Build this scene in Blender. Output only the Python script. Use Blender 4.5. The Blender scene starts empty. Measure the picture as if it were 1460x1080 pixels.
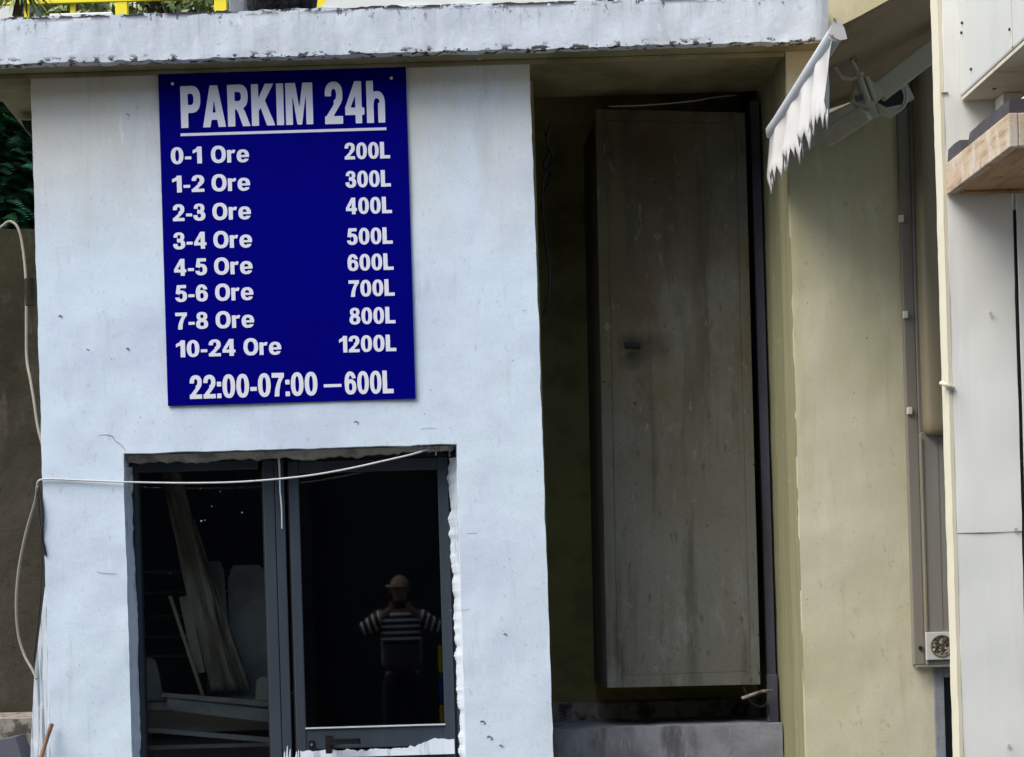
import bpy, bmesh, math, random
from mathutils import Vector, Matrix, noise
R = math.radians
random.seed(7)
sc = bpy.context.scene
C = sc.collection

# ------------------------------------------------------------------ camera, sky, sun, exposure
F = 2600.0            # focal length in photo pixels (photo 1460 wide)
VX, VY = 575.0, 860.0 # where the booth wall's normal meets the photo
SCALE = 316.0
D = F / SCALE
EYE = 1.6
ROLL = R(1.70)
cr, sr = math.cos(ROLL), math.sin(ROLL)

cam = bpy.data.cameras.new('camera')
cam.sensor_width = 36
cam.lens = 36 * F / 1460
cam.shift_x = (730 - VX) / 1460
cam.shift_y = (VY - 540) / 1460
cam.clip_start = 0.05
cam.clip_end = 500
co = bpy.data.objects.new('camera', cam)
C.objects.link(co)
m = Matrix(((cr, sr, 0, 0), (0, 0, -1, -D), (-sr, cr, 0, EYE), (0, 0, 0, 1)))
co.matrix_world = m
sc.camera = co

w = bpy.data.worlds.new('World')
sc.world = w
w.use_nodes = True
nt = w.node_tree
nt.nodes.clear()
sky = nt.nodes.new('ShaderNodeTexSky')
sky.sky_type = 'NISHITA'
sky.sun_disc = False
SUN = Vector((-0.50, -0.31, 0.81)).normalized()   # direction towards the sun
sky.sun_elevation = math.asin(SUN.z)
sky.sun_rotation = math.atan2(SUN.x, SUN.y)
sky.air_density = 1.2
sky.dust_density = 2.5
bgn = nt.nodes.new('ShaderNodeBackground')
bgn.inputs['Strength'].default_value = 0.13
wo = nt.nodes.new('ShaderNodeOutputWorld')
nt.links.new(sky.outputs[0], bgn.inputs[0])
nt.links.new(bgn.outputs[0], wo.inputs[0])

sl = bpy.data.lights.new('sun', 'SUN')
sl.energy = 1.5
sl.angle = R(46)
sl.color = (1.0, 0.96, 0.90)
so = bpy.data.objects.new('sun', sl)
C.objects.link(so)
so.rotation_euler = SUN.to_track_quat('Z', 'Y').to_euler()

sc.view_settings.view_transform = 'Standard'
sc.view_settings.look = 'None'
sc.view_settings.gamma = 1
sc.view_settings.use_curve_mapping = False
sc.view_settings.exposure = 1.38

# ------------------------------------------------------------------ helpers
def W(px, py, Y):
    """the point at distance Y behind the booth wall plane that the photo shows at px, py"""
    u, v = px - VX, VY - py
    k = (D + Y) / F
    return Vector(((u * cr + v * sr) * k, Y, EYE + (-u * sr + v * cr) * k))

def X(px, py, Y=0.0): return W(px, py, Y).x
def Z(px, py, Y=0.0): return W(px, py, Y).z

class MB:
    def __init__(s): s.v = []; s.f = []
    def add(s, vs, fs):
        o = len(s.v); s.v += [tuple(v) for v in vs]; s.f += [tuple(i + o for i in f) for f in fs]; return s
    def box(s, x0, x1, y0, y1, z0, z1, rot=None, bev=0.0):
        c = Vector(((x0+x1)/2, (y0+y1)/2, (z0+z1)/2)); h = Vector((abs(x1-x0)/2, abs(y1-y0)/2, abs(z1-z0)/2))
        b = min(bev, h.x*.45, h.y*.45, h.z*.45)
        if b <= 0:
            pts = [Vector((a*h.x, bb*h.y, cc*h.z)) for a in (-1, 1) for bb in (-1, 1) for cc in (-1, 1)]
            fs = [(0,1,3,2),(4,6,7,5),(0,4,5,1),(2,3,7,6),(0,2,6,4),(1,5,7,3)]
            if rot: pts = [rot @ p for p in pts]
            return s.add([p + c for p in pts], fs)
        bm = bmesh.new(); bmesh.ops.create_cube(bm, size=1)
        for v in bm.verts: v.co = Vector((v.co.x*2*h.x, v.co.y*2*h.y, v.co.z*2*h.z))
        bmesh.ops.bevel(bm, geom=bm.edges[:], offset=b, segments=2, affect='EDGES', profile=.6)
        bm.verts.index_update()
        vs = [(rot @ v.co if rot else v.co) + c for v in bm.verts]
        fs = [[v.index for v in f.verts] for f in bm.faces]; bm.free()
        return s.add(vs, fs)
    def prism(s, pts, off):
        n = len(pts); off = Vector(off)
        a = [Vector(p) for p in pts]
        return s.add(a + [p + off for p in a],
                     [tuple(range(n)), tuple(range(2*n-1, n-1, -1))] + [(i, i+n, (i+1) % n + n, (i+1) % n) for i in range(n)])
    def tube(s, pts, r, n=8, sub=6, caps=True):
        P = [Vector(p) for p in pts]
        if sub > 1 and len(P) > 2:
            Q = []; E = [P[0]*2 - P[1]] + P + [P[-1]*2 - P[-2]]
            for i in range(1, len(E) - 2):
                for k in range(sub):
                    t = k / sub; a, b, c, d = E[i-1], E[i], E[i+1], E[i+2]
                    Q.append(.5*((2*b)+(c-a)*t+(2*a-5*b+4*c-d)*t*t+(3*b-a-3*c+d)*t**3))
            Q.append(P[-1]); P = Q
        up = None; vs = []; m_ = len(P)
        for i, p in enumerate(P):
            t = (P[min(i+1, m_-1)] - P[max(i-1, 0)]).normalized()
            if up is None: up = t.orthogonal().normalized()
            up = (up - t*up.dot(t)).normalized(); sd = t.cross(up)
            rr = r(i/(m_-1)) if callable(r) else r
            for k in range(n):
                a = 2*math.pi*k/n; vs.append(p + up*math.cos(a)*rr + sd*math.sin(a)*rr)
        fs = [(i*n+k, i*n+(k+1) % n, (i+1)*n+(k+1) % n, (i+1)*n+k) for i in range(m_-1) for k in range(n)]
        if caps: fs += [tuple(range(n-1, -1, -1)), tuple((m_-1)*n+k for k in range(n))]
        return s.add(vs, fs)
    def cyl(s, a, b, r, n=20, r2=None):
        return s.tube([a, b], (lambda t: r + ((r2 if r2 is not None else r) - r)*t), n=n, sub=1)
    def mesh(s, name, smooth=False, ang=35):
        me = bpy.data.meshes.new(name); me.from_pydata(s.v, [], s.f); me.validate(); me.update()
        bm = bmesh.new(); bm.from_mesh(me); bmesh.ops.recalc_face_normals(bm, faces=bm.faces[:]); bm.to_mesh(me); bm.free()
        if smooth:
            me.polygons.foreach_set('use_smooth', [True]*len(me.polygons))
            me.set_sharp_from_angle(angle=R(ang))
        return me
    def build(s, name, mt, parent=None, smooth=False, ang=35):
        return link(name, s.mesh(name, smooth, ang), mt, parent)

def link(name, me, mt, parent=None):
    o = bpy.data.objects.new(name, me)
    if mt is not None:
        me.materials.clear(); me.materials.append(mt)
    C.objects.link(o)
    if parent is not None:
        o.parent = parent
        o.matrix_parent_inverse = Matrix.Translation(-Vector(parent.location)) if parent.type == 'EMPTY' else Matrix()
    return o

def thing(name, label, cat, loc=(0, 0, 0), group=None):
    o = bpy.data.objects.new(name, None); C.objects.link(o); o.location = loc
    o['label'] = label; o['category'] = cat
    if group: o['group'] = group
    return o

def tag(o, label, cat, group=None, kind=None):
    o['label'] = label; o['category'] = cat
    if group: o['group'] = group
    if kind: o['kind'] = kind
    return o

def nz(x, y, z=0.0, s=1.0): return noise.noise(Vector((x*s, y*s, z*s)))

def wall_grid(xs, zs, y0, y1, hole=None, amp=.0015, edge=.003, seed=0.0, quad=None):
    """a wall facing -Y as a fine grid with slightly uneven face and edges; hole = (x0, x1, z0, z1)"""
    bm = bmesh.new(); g = {}
    for i, x in enumerate(xs):
        for j, z in enumerate(zs):
            g[i, j] = bm.verts.new((x, y0, z))
    fs = []
    for i in range(len(xs)-1):
        for j in range(len(zs)-1):
            cx, cz = (xs[i]+xs[i+1])/2, (zs[j]+zs[j+1])/2
            if hole and hole[0] < cx < hole[1] and hole[2] < cz < hole[3]: continue
            fs.append(bm.faces.new((g[i, j], g[i+1, j], g[i+1, j+1], g[i, j+1])))
    for v in list(bm.verts):
        if not v.link_faces: bm.verts.remove(v)
    r = bmesh.ops.extrude_face_region(bm, geom=fs)
    nv = [e for e in r['geom'] if isinstance(e, bmesh.types.BMVert)]
    for v in nv: v.co.y = y1
    bset = set()
    for v in bm.verts:
        x, y, z = v.co
        d = edge*nz(x+seed, 5, z, 9) + edge*.7*nz(x+seed, 2, z, 37)
        e = edge*nz(x-seed, 8, z, 9) + edge*.7*nz(x-seed, 3, z, 37)
        dx = 0; dz = 0
        on = lambda a, b: abs(a-b) < 1e-6
        if on(x, xs[0]) or on(x, xs[-1]) or (hole and (on(x, hole[0]) or on(x, hole[1]))): dx = d
        if on(z, zs[0]) or on(z, zs[-1]) or (hole and (on(z, hole[2]) or on(z, hole[3]))): dz = e
        if abs(y-y0) < 1e-5: v.co.y += amp*(nz(x, seed, z, 3) + .5*nz(x, seed, z, 11))*2
        v.co.x += dx; v.co.z += dz
        if quad: v.co = quad(v.co)
    bmesh.ops.recalc_face_normals(bm, faces=bm.faces[:])
    me = bpy.data.meshes.new('wall'); bm.to_mesh(me); bm.free()
    me.polygons.foreach_set('use_smooth', [True]*len(me.polygons)); me.set_sharp_from_angle(angle=R(40))
    return me

def span(a, b, step, extra=()):
    n = max(1, int(abs(b-a)/step)); L = [a + (b-a)*i/n for i in range(n+1)]
    for e in extra:
        if min(abs(e-q) for q in L) > 1e-6: L.append(e)
    L.sort(); out = [L[0]]
    for q in L[1:]:
        if q - out[-1] < step*.25:
            if q in extra or q == b: 
                if out[-1] in extra or out[-1] == a: out.append(q)
                else: out[-1] = q
            continue
        out.append(q)
    return out

# ------------------------------------------------------------------ materials
def mat(name, base, rough=.8, layers=(), bump=None, metal=0.0, spec=.35, bump2=None):
    """layers: (scale, (sx,sy,sz) stretch, colour, lo, hi, amount[, zmask (z_zero, z_one)])"""
    m = bpy.data.materials.new(name); m.use_nodes = True
    t = m.node_tree; N = t.nodes; L = t.links
    b = N['Principled BSDF']; b.inputs['Roughness'].default_value = rough; b.inputs['Metallic'].default_value = metal
    b.inputs['Specular IOR Level'].default_value = spec
    geo = N.new('ShaderNodeNewGeometry')
    col = None
    def mapped(st, off=0.0):
        mp = N.new('ShaderNodeMapping'); mp.inputs['Scale'].default_value = st; mp.inputs['Location'].default_value = (off, off*.7, off*1.3)
        L.new(geo.outputs['Position'], mp.inputs['Vector']); return mp
    rgb = N.new('ShaderNodeRGB'); rgb.outputs[0].default_value = (*base, 1); col = rgb.outputs[0]
    for i, l in enumerate(layers):
        scl, st, c, lo, hi, amt = l[:6]
        tx = N.new('ShaderNodeTexNoise'); tx.inputs['Scale'].default_value = scl; tx.inputs['Detail'].default_value = 6; tx.inputs['Roughness'].default_value = .62
        L.new(mapped(st, 3.1*i + len(name)).outputs[0], tx.inputs['Vector'])
        mr = N.new('ShaderNodeMapRange'); mr.interpolation_type = 'SMOOTHSTEP'
        mr.inputs['From Min'].default_value = lo; mr.inputs['From Max'].default_value = hi
        mr.inputs['To Min'].default_value = 0; mr.inputs['To Max'].default_value = amt
        L.new(tx.outputs['Fac'], mr.inputs['Value']); fac = mr.outputs[0]
        if len(l) > 6:
            sp = N.new('ShaderNodeSeparateXYZ'); L.new(geo.outputs['Position'], sp.inputs[0])
            for ax, z0, z1 in l[6]:
                q = N.new('ShaderNodeMapRange'); q.inputs['From Min'].default_value = z0; q.inputs['From Max'].default_value = z1
                if z0 > z1:
                    q.inputs['From Min'].default_value = z1; q.inputs['From Max'].default_value = z0
                    q.inputs['To Min'].default_value = 1; q.inputs['To Max'].default_value = 0
                L.new(sp.outputs['XYZ'.index(ax)], q.inputs['Value'])
                mu = N.new('ShaderNodeMath'); mu.operation = 'MULTIPLY'; L.new(fac, mu.inputs[0]); L.new(q.outputs[0], mu.inputs[1]); fac = mu.outputs[0]
        mx = N.new('ShaderNodeMix'); mx.data_type = 'RGBA'
        L.new(fac, mx.inputs[0]); L.new(col, mx.inputs[6]); mx.inputs[7].default_value = (*c, 1); col = mx.outputs[2]
    L.new(col, b.inputs['Base Color'])
    if bump:
        prev = None
        for bb in ([bump] + ([bump2] if bump2 else [])):
            scl, strength, dist = bb[:3]; st = bb[3] if len(bb) > 3 else (1, 1, 1)
            tx = N.new('ShaderNodeTexNoise'); tx.inputs['Scale'].default_value = scl; tx.inputs['Detail'].default_value = 8; tx.inputs['Roughness'].default_value = .65
            L.new(mapped(st, 9).outputs[0], tx.inputs['Vector'])
            bp = N.new('ShaderNodeBump'); bp.inputs['Strength'].default_value = strength; bp.inputs['Distance'].default_value = dist
            L.new(tx.outputs['Fac'], bp.inputs['Height'])
            if prev: L.new(prev, bp.inputs['Normal'])
            prev = bp.outputs[0]
        L.new(prev, b.inputs['Normal'])
    return m

ZS = EYE + 2.43          # underside of the roof slab
V3 = (1, 1, 1); DRIP = (1, 1, .12)
M = {}
M['white'] = mat('booth_paint', (.59, .695, .775), .85,
    [(2.2, V3, (.50, .565, .68), .42, .66, .7), (4.5, V3, (.56, .675, .74), .50, .68, .6), (3, (1, 1, .30), (.58, .54, .42), .20, .66, .92, [('Z', 3.1, 3.9)]),  # beige band near the top: plaster stains plus warm soffit bounce put into colour
     (6, (1, 1, .15), (.42, .40, .35), .52, .72, .65, [('Z', 3.2, 4.0)]), (16, (1, 1, .14), (.43, .46, .50), .56, .78, .5), (34, (1.6, 1, .7), (.40, .44, .49), .58, .74, .55),
     (120, V3, (.44, .50, .57), .50, .72, .45), (11, (2.5, 1, .6), (.66, .73, .80), .60, .74, .7), (48, V3, (.16, .16, .17), .685, .71, .8)], (7, .35, .008, (.7, 1, 1)), bump2=(80, .16, .002))
M['fascia'] = mat('slab_paint', (.55, .60, .645), .85,
    [(6, (1, 1, .35), (.45, .50, .54), .42, .68, .75), (24, (1.4, 1, .10), (.24, .25, .27), .52, .74, .8, [('Z', ZS+.06, ZS+.21)]), (14, (1, 1, .12), (.42, .44, .46), .5, .72, .6),
     (120, V3, (.42, .46, .50), .50, .72, .5), (11, (1.5, 1, 1), (.66, .70, .73), .56, .72, .7),
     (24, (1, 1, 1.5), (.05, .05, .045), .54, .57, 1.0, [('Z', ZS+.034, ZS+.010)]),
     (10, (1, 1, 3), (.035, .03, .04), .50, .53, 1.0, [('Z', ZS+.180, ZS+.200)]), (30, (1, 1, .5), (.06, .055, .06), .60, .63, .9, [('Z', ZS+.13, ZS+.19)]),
     (46, V3, (.12, .12, .12), .69, .715, .9)], (9, .4, .010), bump2=(80, .25, .002))
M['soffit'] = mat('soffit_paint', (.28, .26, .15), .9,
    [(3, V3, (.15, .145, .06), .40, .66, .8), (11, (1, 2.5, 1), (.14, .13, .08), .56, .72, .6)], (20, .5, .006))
M['olive'] = mat('recess_paint', (.24, .22, .08), .9,
    [(4, V3, (.13, .12, .045), .42, .66, .8), (22, (1, 1, .4), (.20, .18, .09), .62, .75, .4), (40, V3, (.03, .03, .02), .68, .73, .8)], (24, .4, .004))
M['olive_side'] = mat('recess_side_paint', (.24, .23, .125), .85,
    [(9, (1, 6, .1), (.17, .16, .09), .45, .65, .7), (14, V3, (.40, .37, .24), .60, .74, .5), (12, (1, 1, .2), (.10, .09, .06), .52, .7, .6, [('Z', 3.2, 4.0)])], (16, .5, .006, (1, 1, .2)))
M['cream'] = mat('cream_paint', (.51, .48, .355), .8,
    [(1.6, V3, (.45, .43, .27), .40, .66, .7), (2.2, (1, 1, .2), (.42, .38, .215), .34, .66, .8, [('Z', 1.7, 3.0)]), (7, (1, 1, .25), (.56, .53, .40), .52, .72, .55), (26, (1, 1, .6), (.30, .27, .17), .60, .74, .55),
     (110, V3, (.40, .36, .24), .50, .72, .45), (12, (1, 1, .1), (.36, .33, .21), .55, .74, .5), (46, V3, (.14, .12, .08), .68, .705, .85)], (6, .35, .008), bump2=(85, .18, .002))
M['mortar'] = mat('rough_mortar', (.36, .35, .32), .95, [(12, V3, (.15, .15, .14), .48, .66, .8)], (40, .8, .008))
M['putty'] = mat('smeared_white_paint', (.55, .62, .68), .7, [(18, (1, 1, .2), (.30, .33, .38), .52, .66, .8)], (30, .7, .006, (1, 1, .3)))
M['frame'] = mat('anthracite_aluminium', (.026, .038, .052), .45, [(5, (1, 1, .25), (.036, .050, .068), .45, .7, .7), (60, V3, (.20, .22, .24), .72, .76, .5)], (60, .1, .001), spec=.5)
M['frame_dark'] = mat('rubber_seal', (.012, .014, .017), .6)
M['black'] = mat('black_plastic', (.008, .008, .010), .25, spec=.6)
M['steel'] = mat('steel', (.45, .45, .45), .35, metal=.9)
M['blue'] = mat('sign_blue', (.0003, .0003, .16), .6, [(2, V3, (.0003, .0003, .13), .4, .7, .6)], (8, .08, .002), spec=.02)
M['letter'] = mat('sign_lettering', (.66, .67, .74), .5)
M['board'] = mat('cabinet_grey', (.106, .108, .090), .85,
    [(1.5, (1, 1, .5), (.066, .054, .020), .30, .58, .9, [('Z', 1.8, 2.7)]), (1.8, (1, 1, .7), (.045, .028, .014), .50, .62, .55, [('Z', 1.9, 2.5)]), (10, (1, 1, .10), (.030, .028, .018), .50, .70, .65),  # browner above, paler below: slab shade put into the colour, with real stains
     (26, (1, 1, .3), (.025, .025, .02), .60, .72, .7), (9, (1, 1, .35), (.19, .20, .19), .50, .70, .6, [('Z', 1.95, 1.4)]), (30, (1, 1, .4), (.16, .165, .15), .60, .72, .5),
     (100, V3, (.05, .05, .04), .50, .72, .5), (44, V3, (.012, .012, .01), .67, .70, .9),
     (7, (1, 1, 2), (.004, .004, .003), .25, .50, 1.0, [('X', X(878, 495, .5), X(898, 495, .5)), ('X', X(962, 500, .5), X(900, 500, .5)), ('Z', Z(900, 532, .5), Z(900, 502, .5)), ('Z', Z(900, 470, .5), Z(900, 490, .5))])], (22, .5, .003))
M['plinth'] = mat('plinth_paint', (.24, .25, .275), .85, [(9, (1, 1, .3), (.07, .07, .07), .48, .68, .85), (4, V3, (.15, .155, .17), .4, .66, .8), (22, (1, 1, .2), (.34, .35, .37), .58, .74, .6), (60, V3, (.06, .06, .06), .62, .70, .6)], (24, .6, .006))
M['ledge'] = mat('dirty_concrete', (.27, .24, .20), .95, [(10, V3, (.04, .035, .03), .48, .62, .9), (16, V3, (.30, .30, .29), .62, .74, .7)], (20, .9, .012))
M['bluegrey'] = mat('blue_grey_strip', (.065, .07, .092), .7, [(6, (1, 1, .2), (.035, .035, .04), .45, .68, .7), (9, V3, (.10, .06, .05), .6, .75, .5)], (30, .3, .003))
M['metalbox'] = mat('taupe_metal', (.19, .175, .145), .6, [(3, (1, 1, .1), (.115, .085, .05), .45, .68, .7, [('Z', 2.2, 3.0)]), (8, (1, 1, .1), (.25, .24, .21), .55, .75, .5)], (40, .15, .001, (1, 1, .1)), spec=.4)
M['duct'] = mat('brown_duct', (.20, .165, .10), .5, [(6, (1, 1, .06), (.10, .08, .045), .42, .66, .8)], (30, .2, .002, (1, 1, .1)), spec=.45)
M['sheet'] = mat('white_metal_sheet', (.70, .71, .66), .55,
    [(8, (1, 1, .07), (.63, .65, .61), .45, .7, .7), (20, (1, 1, .1), (.76, .77, .74), .58, .76, .6), (60, V3, (.30, .28, .22), .74, .77, .6)], (9, .12, .004), spec=.4)
M['sheet_edge'] = mat('cream_metal_edge', (.58, .545, .42), .55, [(20, (1, 1, .2), (.60, .56, .42), .55, .74, .6)], (12, .3, .003))
M['ac'] = mat('unit_casing', (.47, .475, .44), .5, [(4, (1, 1, .4), (.42, .425, .39), .45, .7, .6)], (6, .1, .004), spec=.4)
M['ac_under'] = mat('unit_underside', (.50, .46, .36), .6, [(6, (.4, 2, 1), (.28, .22, .14), .55, .72, .7), (30, V3, (.10, .08, .05), .68, .72, .8)], (30, .3, .002))
M['wood'] = mat('weathered_pine', (.42, .33, .22), .75,
    [(8, (1, .7, 5), (.27, .16, .09), .46, .66, .8), (9, (1, 1.8, 1), (.48, .43, .36), .46, .64, .85), (9, (1, 2.5, .5), (.16, .075, .045), .57, .70, .75), (60, V3, (.22, .15, .09), .55, .72, .5)], (30, .5, .003, (1, .2, 3)))
M['ply'] = mat('plywood_underside', (.42, .27, .14), .8,
    [(6, (4, .5, 1), (.25, .13, .06), .46, .68, .8), (5, V3, (.16, .05, .03), .58, .70, .7), (12, V3, (.55, .42, .27), .6, .75, .5)], (30, .4, .003, (3, .3, 1)))
M['rubber'] = mat('dark_rubber', (.045, .042, .045), .8, [(12, V3, (.10, .07, .07), .5, .7, .6)], (40, .4, .004))
M['canvas'] = mat('awning_canvas', (.30, .23, .15), .9, [(2.5, V3, (.20, .145, .085), .42, .66, .7), (30, (1, .2, 1), (.34, .28, .20), .5, .7, .4)], (8, .3, .01), spec=.1)
M['valance'] = mat('white_valance', (.46, .455, .44), .85, [(5, (1, 1, .3), (.34, .335, .32), .45, .7, .7), (60, V3, (.46, .45, .43), .5, .7, .5), (20, (1, 1, .2), (.33, .32, .29), .6, .74, .6)], (30, .2, .002), spec=.2)
M['bar'] = mat('awning_bar', (.50, .52, .55), .4, [(8, (1, .2, 1), (.40, .42, .45), .5, .7, .6)], metal=.0, spec=.5)
M['arm'] = mat('awning_arm', (.38, .36, .27), .55, [(9, V3, (.30, .27, .18), .5, .7, .7)], (40, .3, .002))
M['concrete'] = mat('mossy_concrete', (.050, .043, .029), .95,
    [(2.2, V3, (.017, .016, .005), .33, .58, .92, [('Z', 2.1, 2.9)]), (9, (1, 1, .3), (.085, .072, .058), .52, .74, .6), (20, V3, (.02, .016, .012), .58, .72, .7)], (12, .8, .012), bump2=(70, .5, .003))
M['green'] = mat('leaf_green', (.045, .17, .085), .8, [(9, V3, (.055, .19, .095), .45, .62, .8), (25, V3, (.01, .045, .03), .52, .7, .7)], spec=.04)
M['green_y'] = mat('leaf_yellow_green', (.14, .18, .05), .6, [(9, V3, (.30, .32, .12), .45, .65, .8), (14, V3, (.05, .07, .02), .52, .7, .7)])
M['bark'] = mat('bark', (.055, .04, .03), .95, [(20, (1, 1, .2), (.02, .015, .01), .45, .65, .8)], (30, .8, .01))
M['cable'] = mat('white_cable', (.50, .51, .50), .6, [(40, V3, (.30, .30, .28), .55, .7, .6)])
M['cable_old'] = mat('old_cable', (.22, .20, .16), .6)
M['wire_black'] = mat('black_wire', (.008, .008, .010), .5)
M['yellow'] = mat('yellow_paint', (.82, .66, .02), .45, [(20, V3, (.70, .52, .05), .55, .72, .5)])
M['bag'] = mat('black_bin_bag', (.004, .0045, .007), .35, bump=(26, 1.0, .05, (1, 1, .3)), spec=.12)
M['plaster_far'] = mat('pale_render', (.62, .62, .55), .9, [(2, V3, (.50, .51, .44), .42, .68, .7)], (10, .3, .01))
M['glass_dark'] = mat('far_glass', (.03, .035, .04), .08, spec=.6)
M['ground'] = mat('yard_asphalt', (.085, .08, .075), .95, [(1.2, V3, (.06, .057, .052), .42, .64, .8), (14, V3, (.11, .105, .10), .5, .7, .5)], (30, .5, .01))
M['opposite'] = mat('dark_render', (.035, .033, .033), .95, [(1, V3, (.02, .02, .022), .42, .64, .8)], (6, .4, .02))
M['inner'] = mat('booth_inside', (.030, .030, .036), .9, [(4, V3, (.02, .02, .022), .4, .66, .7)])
M['shelf'] = mat('shelf_edge', (.40, .37, .31), .8)
M['film'] = mat('plastic_sheeting', (.66, .62, .48), .35, [(8, (1, 1, .2), (.30, .25, .15), .45, .62, .8)], (9, .8, .03, (1, 1, .2)), spec=.6)
M['plankwood'] = mat('pale_lath', (.72, .63, .42), .8, [(20, (1, 1, .1), (.34, .26, .14), .5, .7, .7)])
M['chair'] = mat('pale_plastic', (.60, .64, .62), .5, [(6, V3, (.30, .32, .32), .45, .68, .6)])
M['card'] = mat('cream_card', (.75, .72, .62), .8)
M['silver'] = mat('silvery_trim', (.56, .62, .66), .35, [(60, (1, 1, .03), (.13, .17, .21), .50, .60, .85), (9, V3, (.78, .80, .80), .55, .7, .6)], (20, .5, .004, (1, 1, .2)), spec=.6)
M['stick'] = mat('brown_stick', (.20, .11, .06), .8, [(20, (1, 1, .2), (.10, .05, .03), .5, .7, .7)])
M['greybox'] = mat('grey_plastic', (.085, .088, .11), .6)
M['skin'] = mat('skin', (.24, .14, .10), .5)
M['cap'] = mat('cap_cloth', (.30, .22, .13), .9, [(30, V3, (.20, .14, .08), .5, .65, .7)])
M['denim'] = mat('dark_trousers', (.015, .017, .035), .9)
M['capbill'] = mat('cap_bill', (.62, .58, .50), .8)
M['crate_yellow'] = mat('crate_yellow', (.55, .42, .03), .5)
M['crate_blue'] = mat('crate_blue', (.03, .06, .35), .5)

def glass(name, tint, ior=1.5):
    m = bpy.data.materials.new(name); m.use_nodes = True
    t = m.node_tree; N = t.nodes; N.clear()
    o = N.new('ShaderNodeOutputMaterial'); mx = N.new('ShaderNodeMixShader'); fr = N.new('ShaderNodeFresnel'); fr.inputs[0].default_value = ior
    tr = N.new('ShaderNodeBsdfTransparent'); tr.inputs[0].default_value = (*tint, 1)
    gl = N.new('ShaderNodeBsdfGlossy'); gl.inputs['Roughness'].default_value = 0.02
    t.links.new(fr.outputs[0], mx.inputs[0]); t.links.new(tr.outputs[0], mx.inputs[1]); t.links.new(gl.outputs[0], mx.inputs[2]); t.links.new(mx.outputs[0], o.inputs[0])
    return m
M['glass'] = glass('window_glass', (.94, .96, .95))
M['glass_tint'] = glass('tinted_door_glass', (.16, .17, .20), 1.9)

def striped():
    m = mat('striped_knit', (.012, .012, .014), .95)
    t = m.node_tree; N = t.nodes; L = t.links; b = N['Principled BSDF']
    a = N.new('ShaderNodeAttribute'); a.attribute_name = 'stripe'
    fr = N.new('ShaderNodeMath'); fr.operation = 'FRACT'; L.new(a.outputs['Fac'], fr.inputs[0])
    gt = N.new('ShaderNodeMath'); gt.operation = 'GREATER_THAN'; L.new(fr.outputs[0], gt.inputs[0]); gt.inputs[1].default_value = .68
    mx = N.new('ShaderNodeMix'); mx.data_type = 'RGBA'; L.new(gt.outputs[0], mx.inputs[0])
    mx.inputs[6].default_value = (.012, .012, .014, 1); mx.inputs[7].default_value = (.78, .76, .72, 1)
    L.new(mx.outputs[2], b.inputs['Base Color'])
    return m
M['knit'] = striped()

# ------------------------------------------------------------------ ground and an unseen dark building added behind the camera to cut low sky
o = MB().add([(-150, -150, 0), (150, -150, 0), (150, 150, 0), (-150, 150, 0)], [(0, 1, 2, 3)]).build('ground', M['ground'])
o['kind'] = 'structure'
t = thing('opposite_blocker', 'unseen dark building with deep bays, added across the yard behind the photographer to cut low sky', 'building', (0, -14, 0))
MB().box(-16, 16, -20, -14, 0, 10.5).build('wall', M['opposite'], t)
for i in range(7):
    MB().box(-13.5+i*4, -13.1+i*4, -14, -13.7, 0, 6.8, bev=.02).build('pilaster', M['opposite'], t)
for i in range(6):
    MB().box(-12.3+i*4, -10.3+i*4, -14.02, -13.97, 3.6, 5.4).build('window', M['glass_dark'], t)

# ------------------------------------------------------------------ parking booth
booth = thing('parking_booth', 'small white plastered attendant booth with flat roof slab, blue price board and dark glazed door', 'booth', (0, 0, 0))
XL, XR = -509/316, 204/316
YF = .15     # plane of the window frames
hx0, hx1 = X(180, 800), X(650, 640) + .004
hz1 = Z(415, 640)
xs = span(XL, XR, .035, (hx0, hx1)); zs = span(.0, ZS - .002, .035, (.12, hz1))
def flare(c):
    k = (c.z - EYE)/2.5
    c = c.copy()
    if c.x > .45: c.x += (-.012*k + .008)*(c.x-.45)/.2
    return c
me = wall_grid(xs, zs, 0, .30, hole=(hx0, hx1, .12, hz1), amp=.0022, edge=.0035, seed=1.3, quad=flare)
link('front_wall', me, M['white'], booth)
MB().box(XL+.01, XL+.20, .302, 2.0, 0, ZS-.002).build('side_wall', M['white'], booth)
MB().box(XR-.20, XR+.035, .302, 2.0, 0, ZS-.002, bev=.01).build('side_wall', M['olive_side'], booth)
MB().box(XL+.202, XR-.202, 1.85, 2.0, 0, ZS-.002).build('rear_wall', M['inner'], booth)
MB().box(XL+.202, XR-.202, .302, 1.848, 2.75, 2.83).build('inner_ceiling', M['inner'], booth)
MB().box(XL+.202, XL+.206, .302, 1.848, 0.1, 2.748).build('inner_lining', M['inner'], booth)
MB().box(XR-.206, XR-.202, .302, 1.848, 0.1, 2.748).build('inner_lining', M['inner'], booth)
MB().box(XL+.202, XR-.202, .302, 1.848, 0.0, .1).build('inner_floor', M['ledge'], booth)

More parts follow.
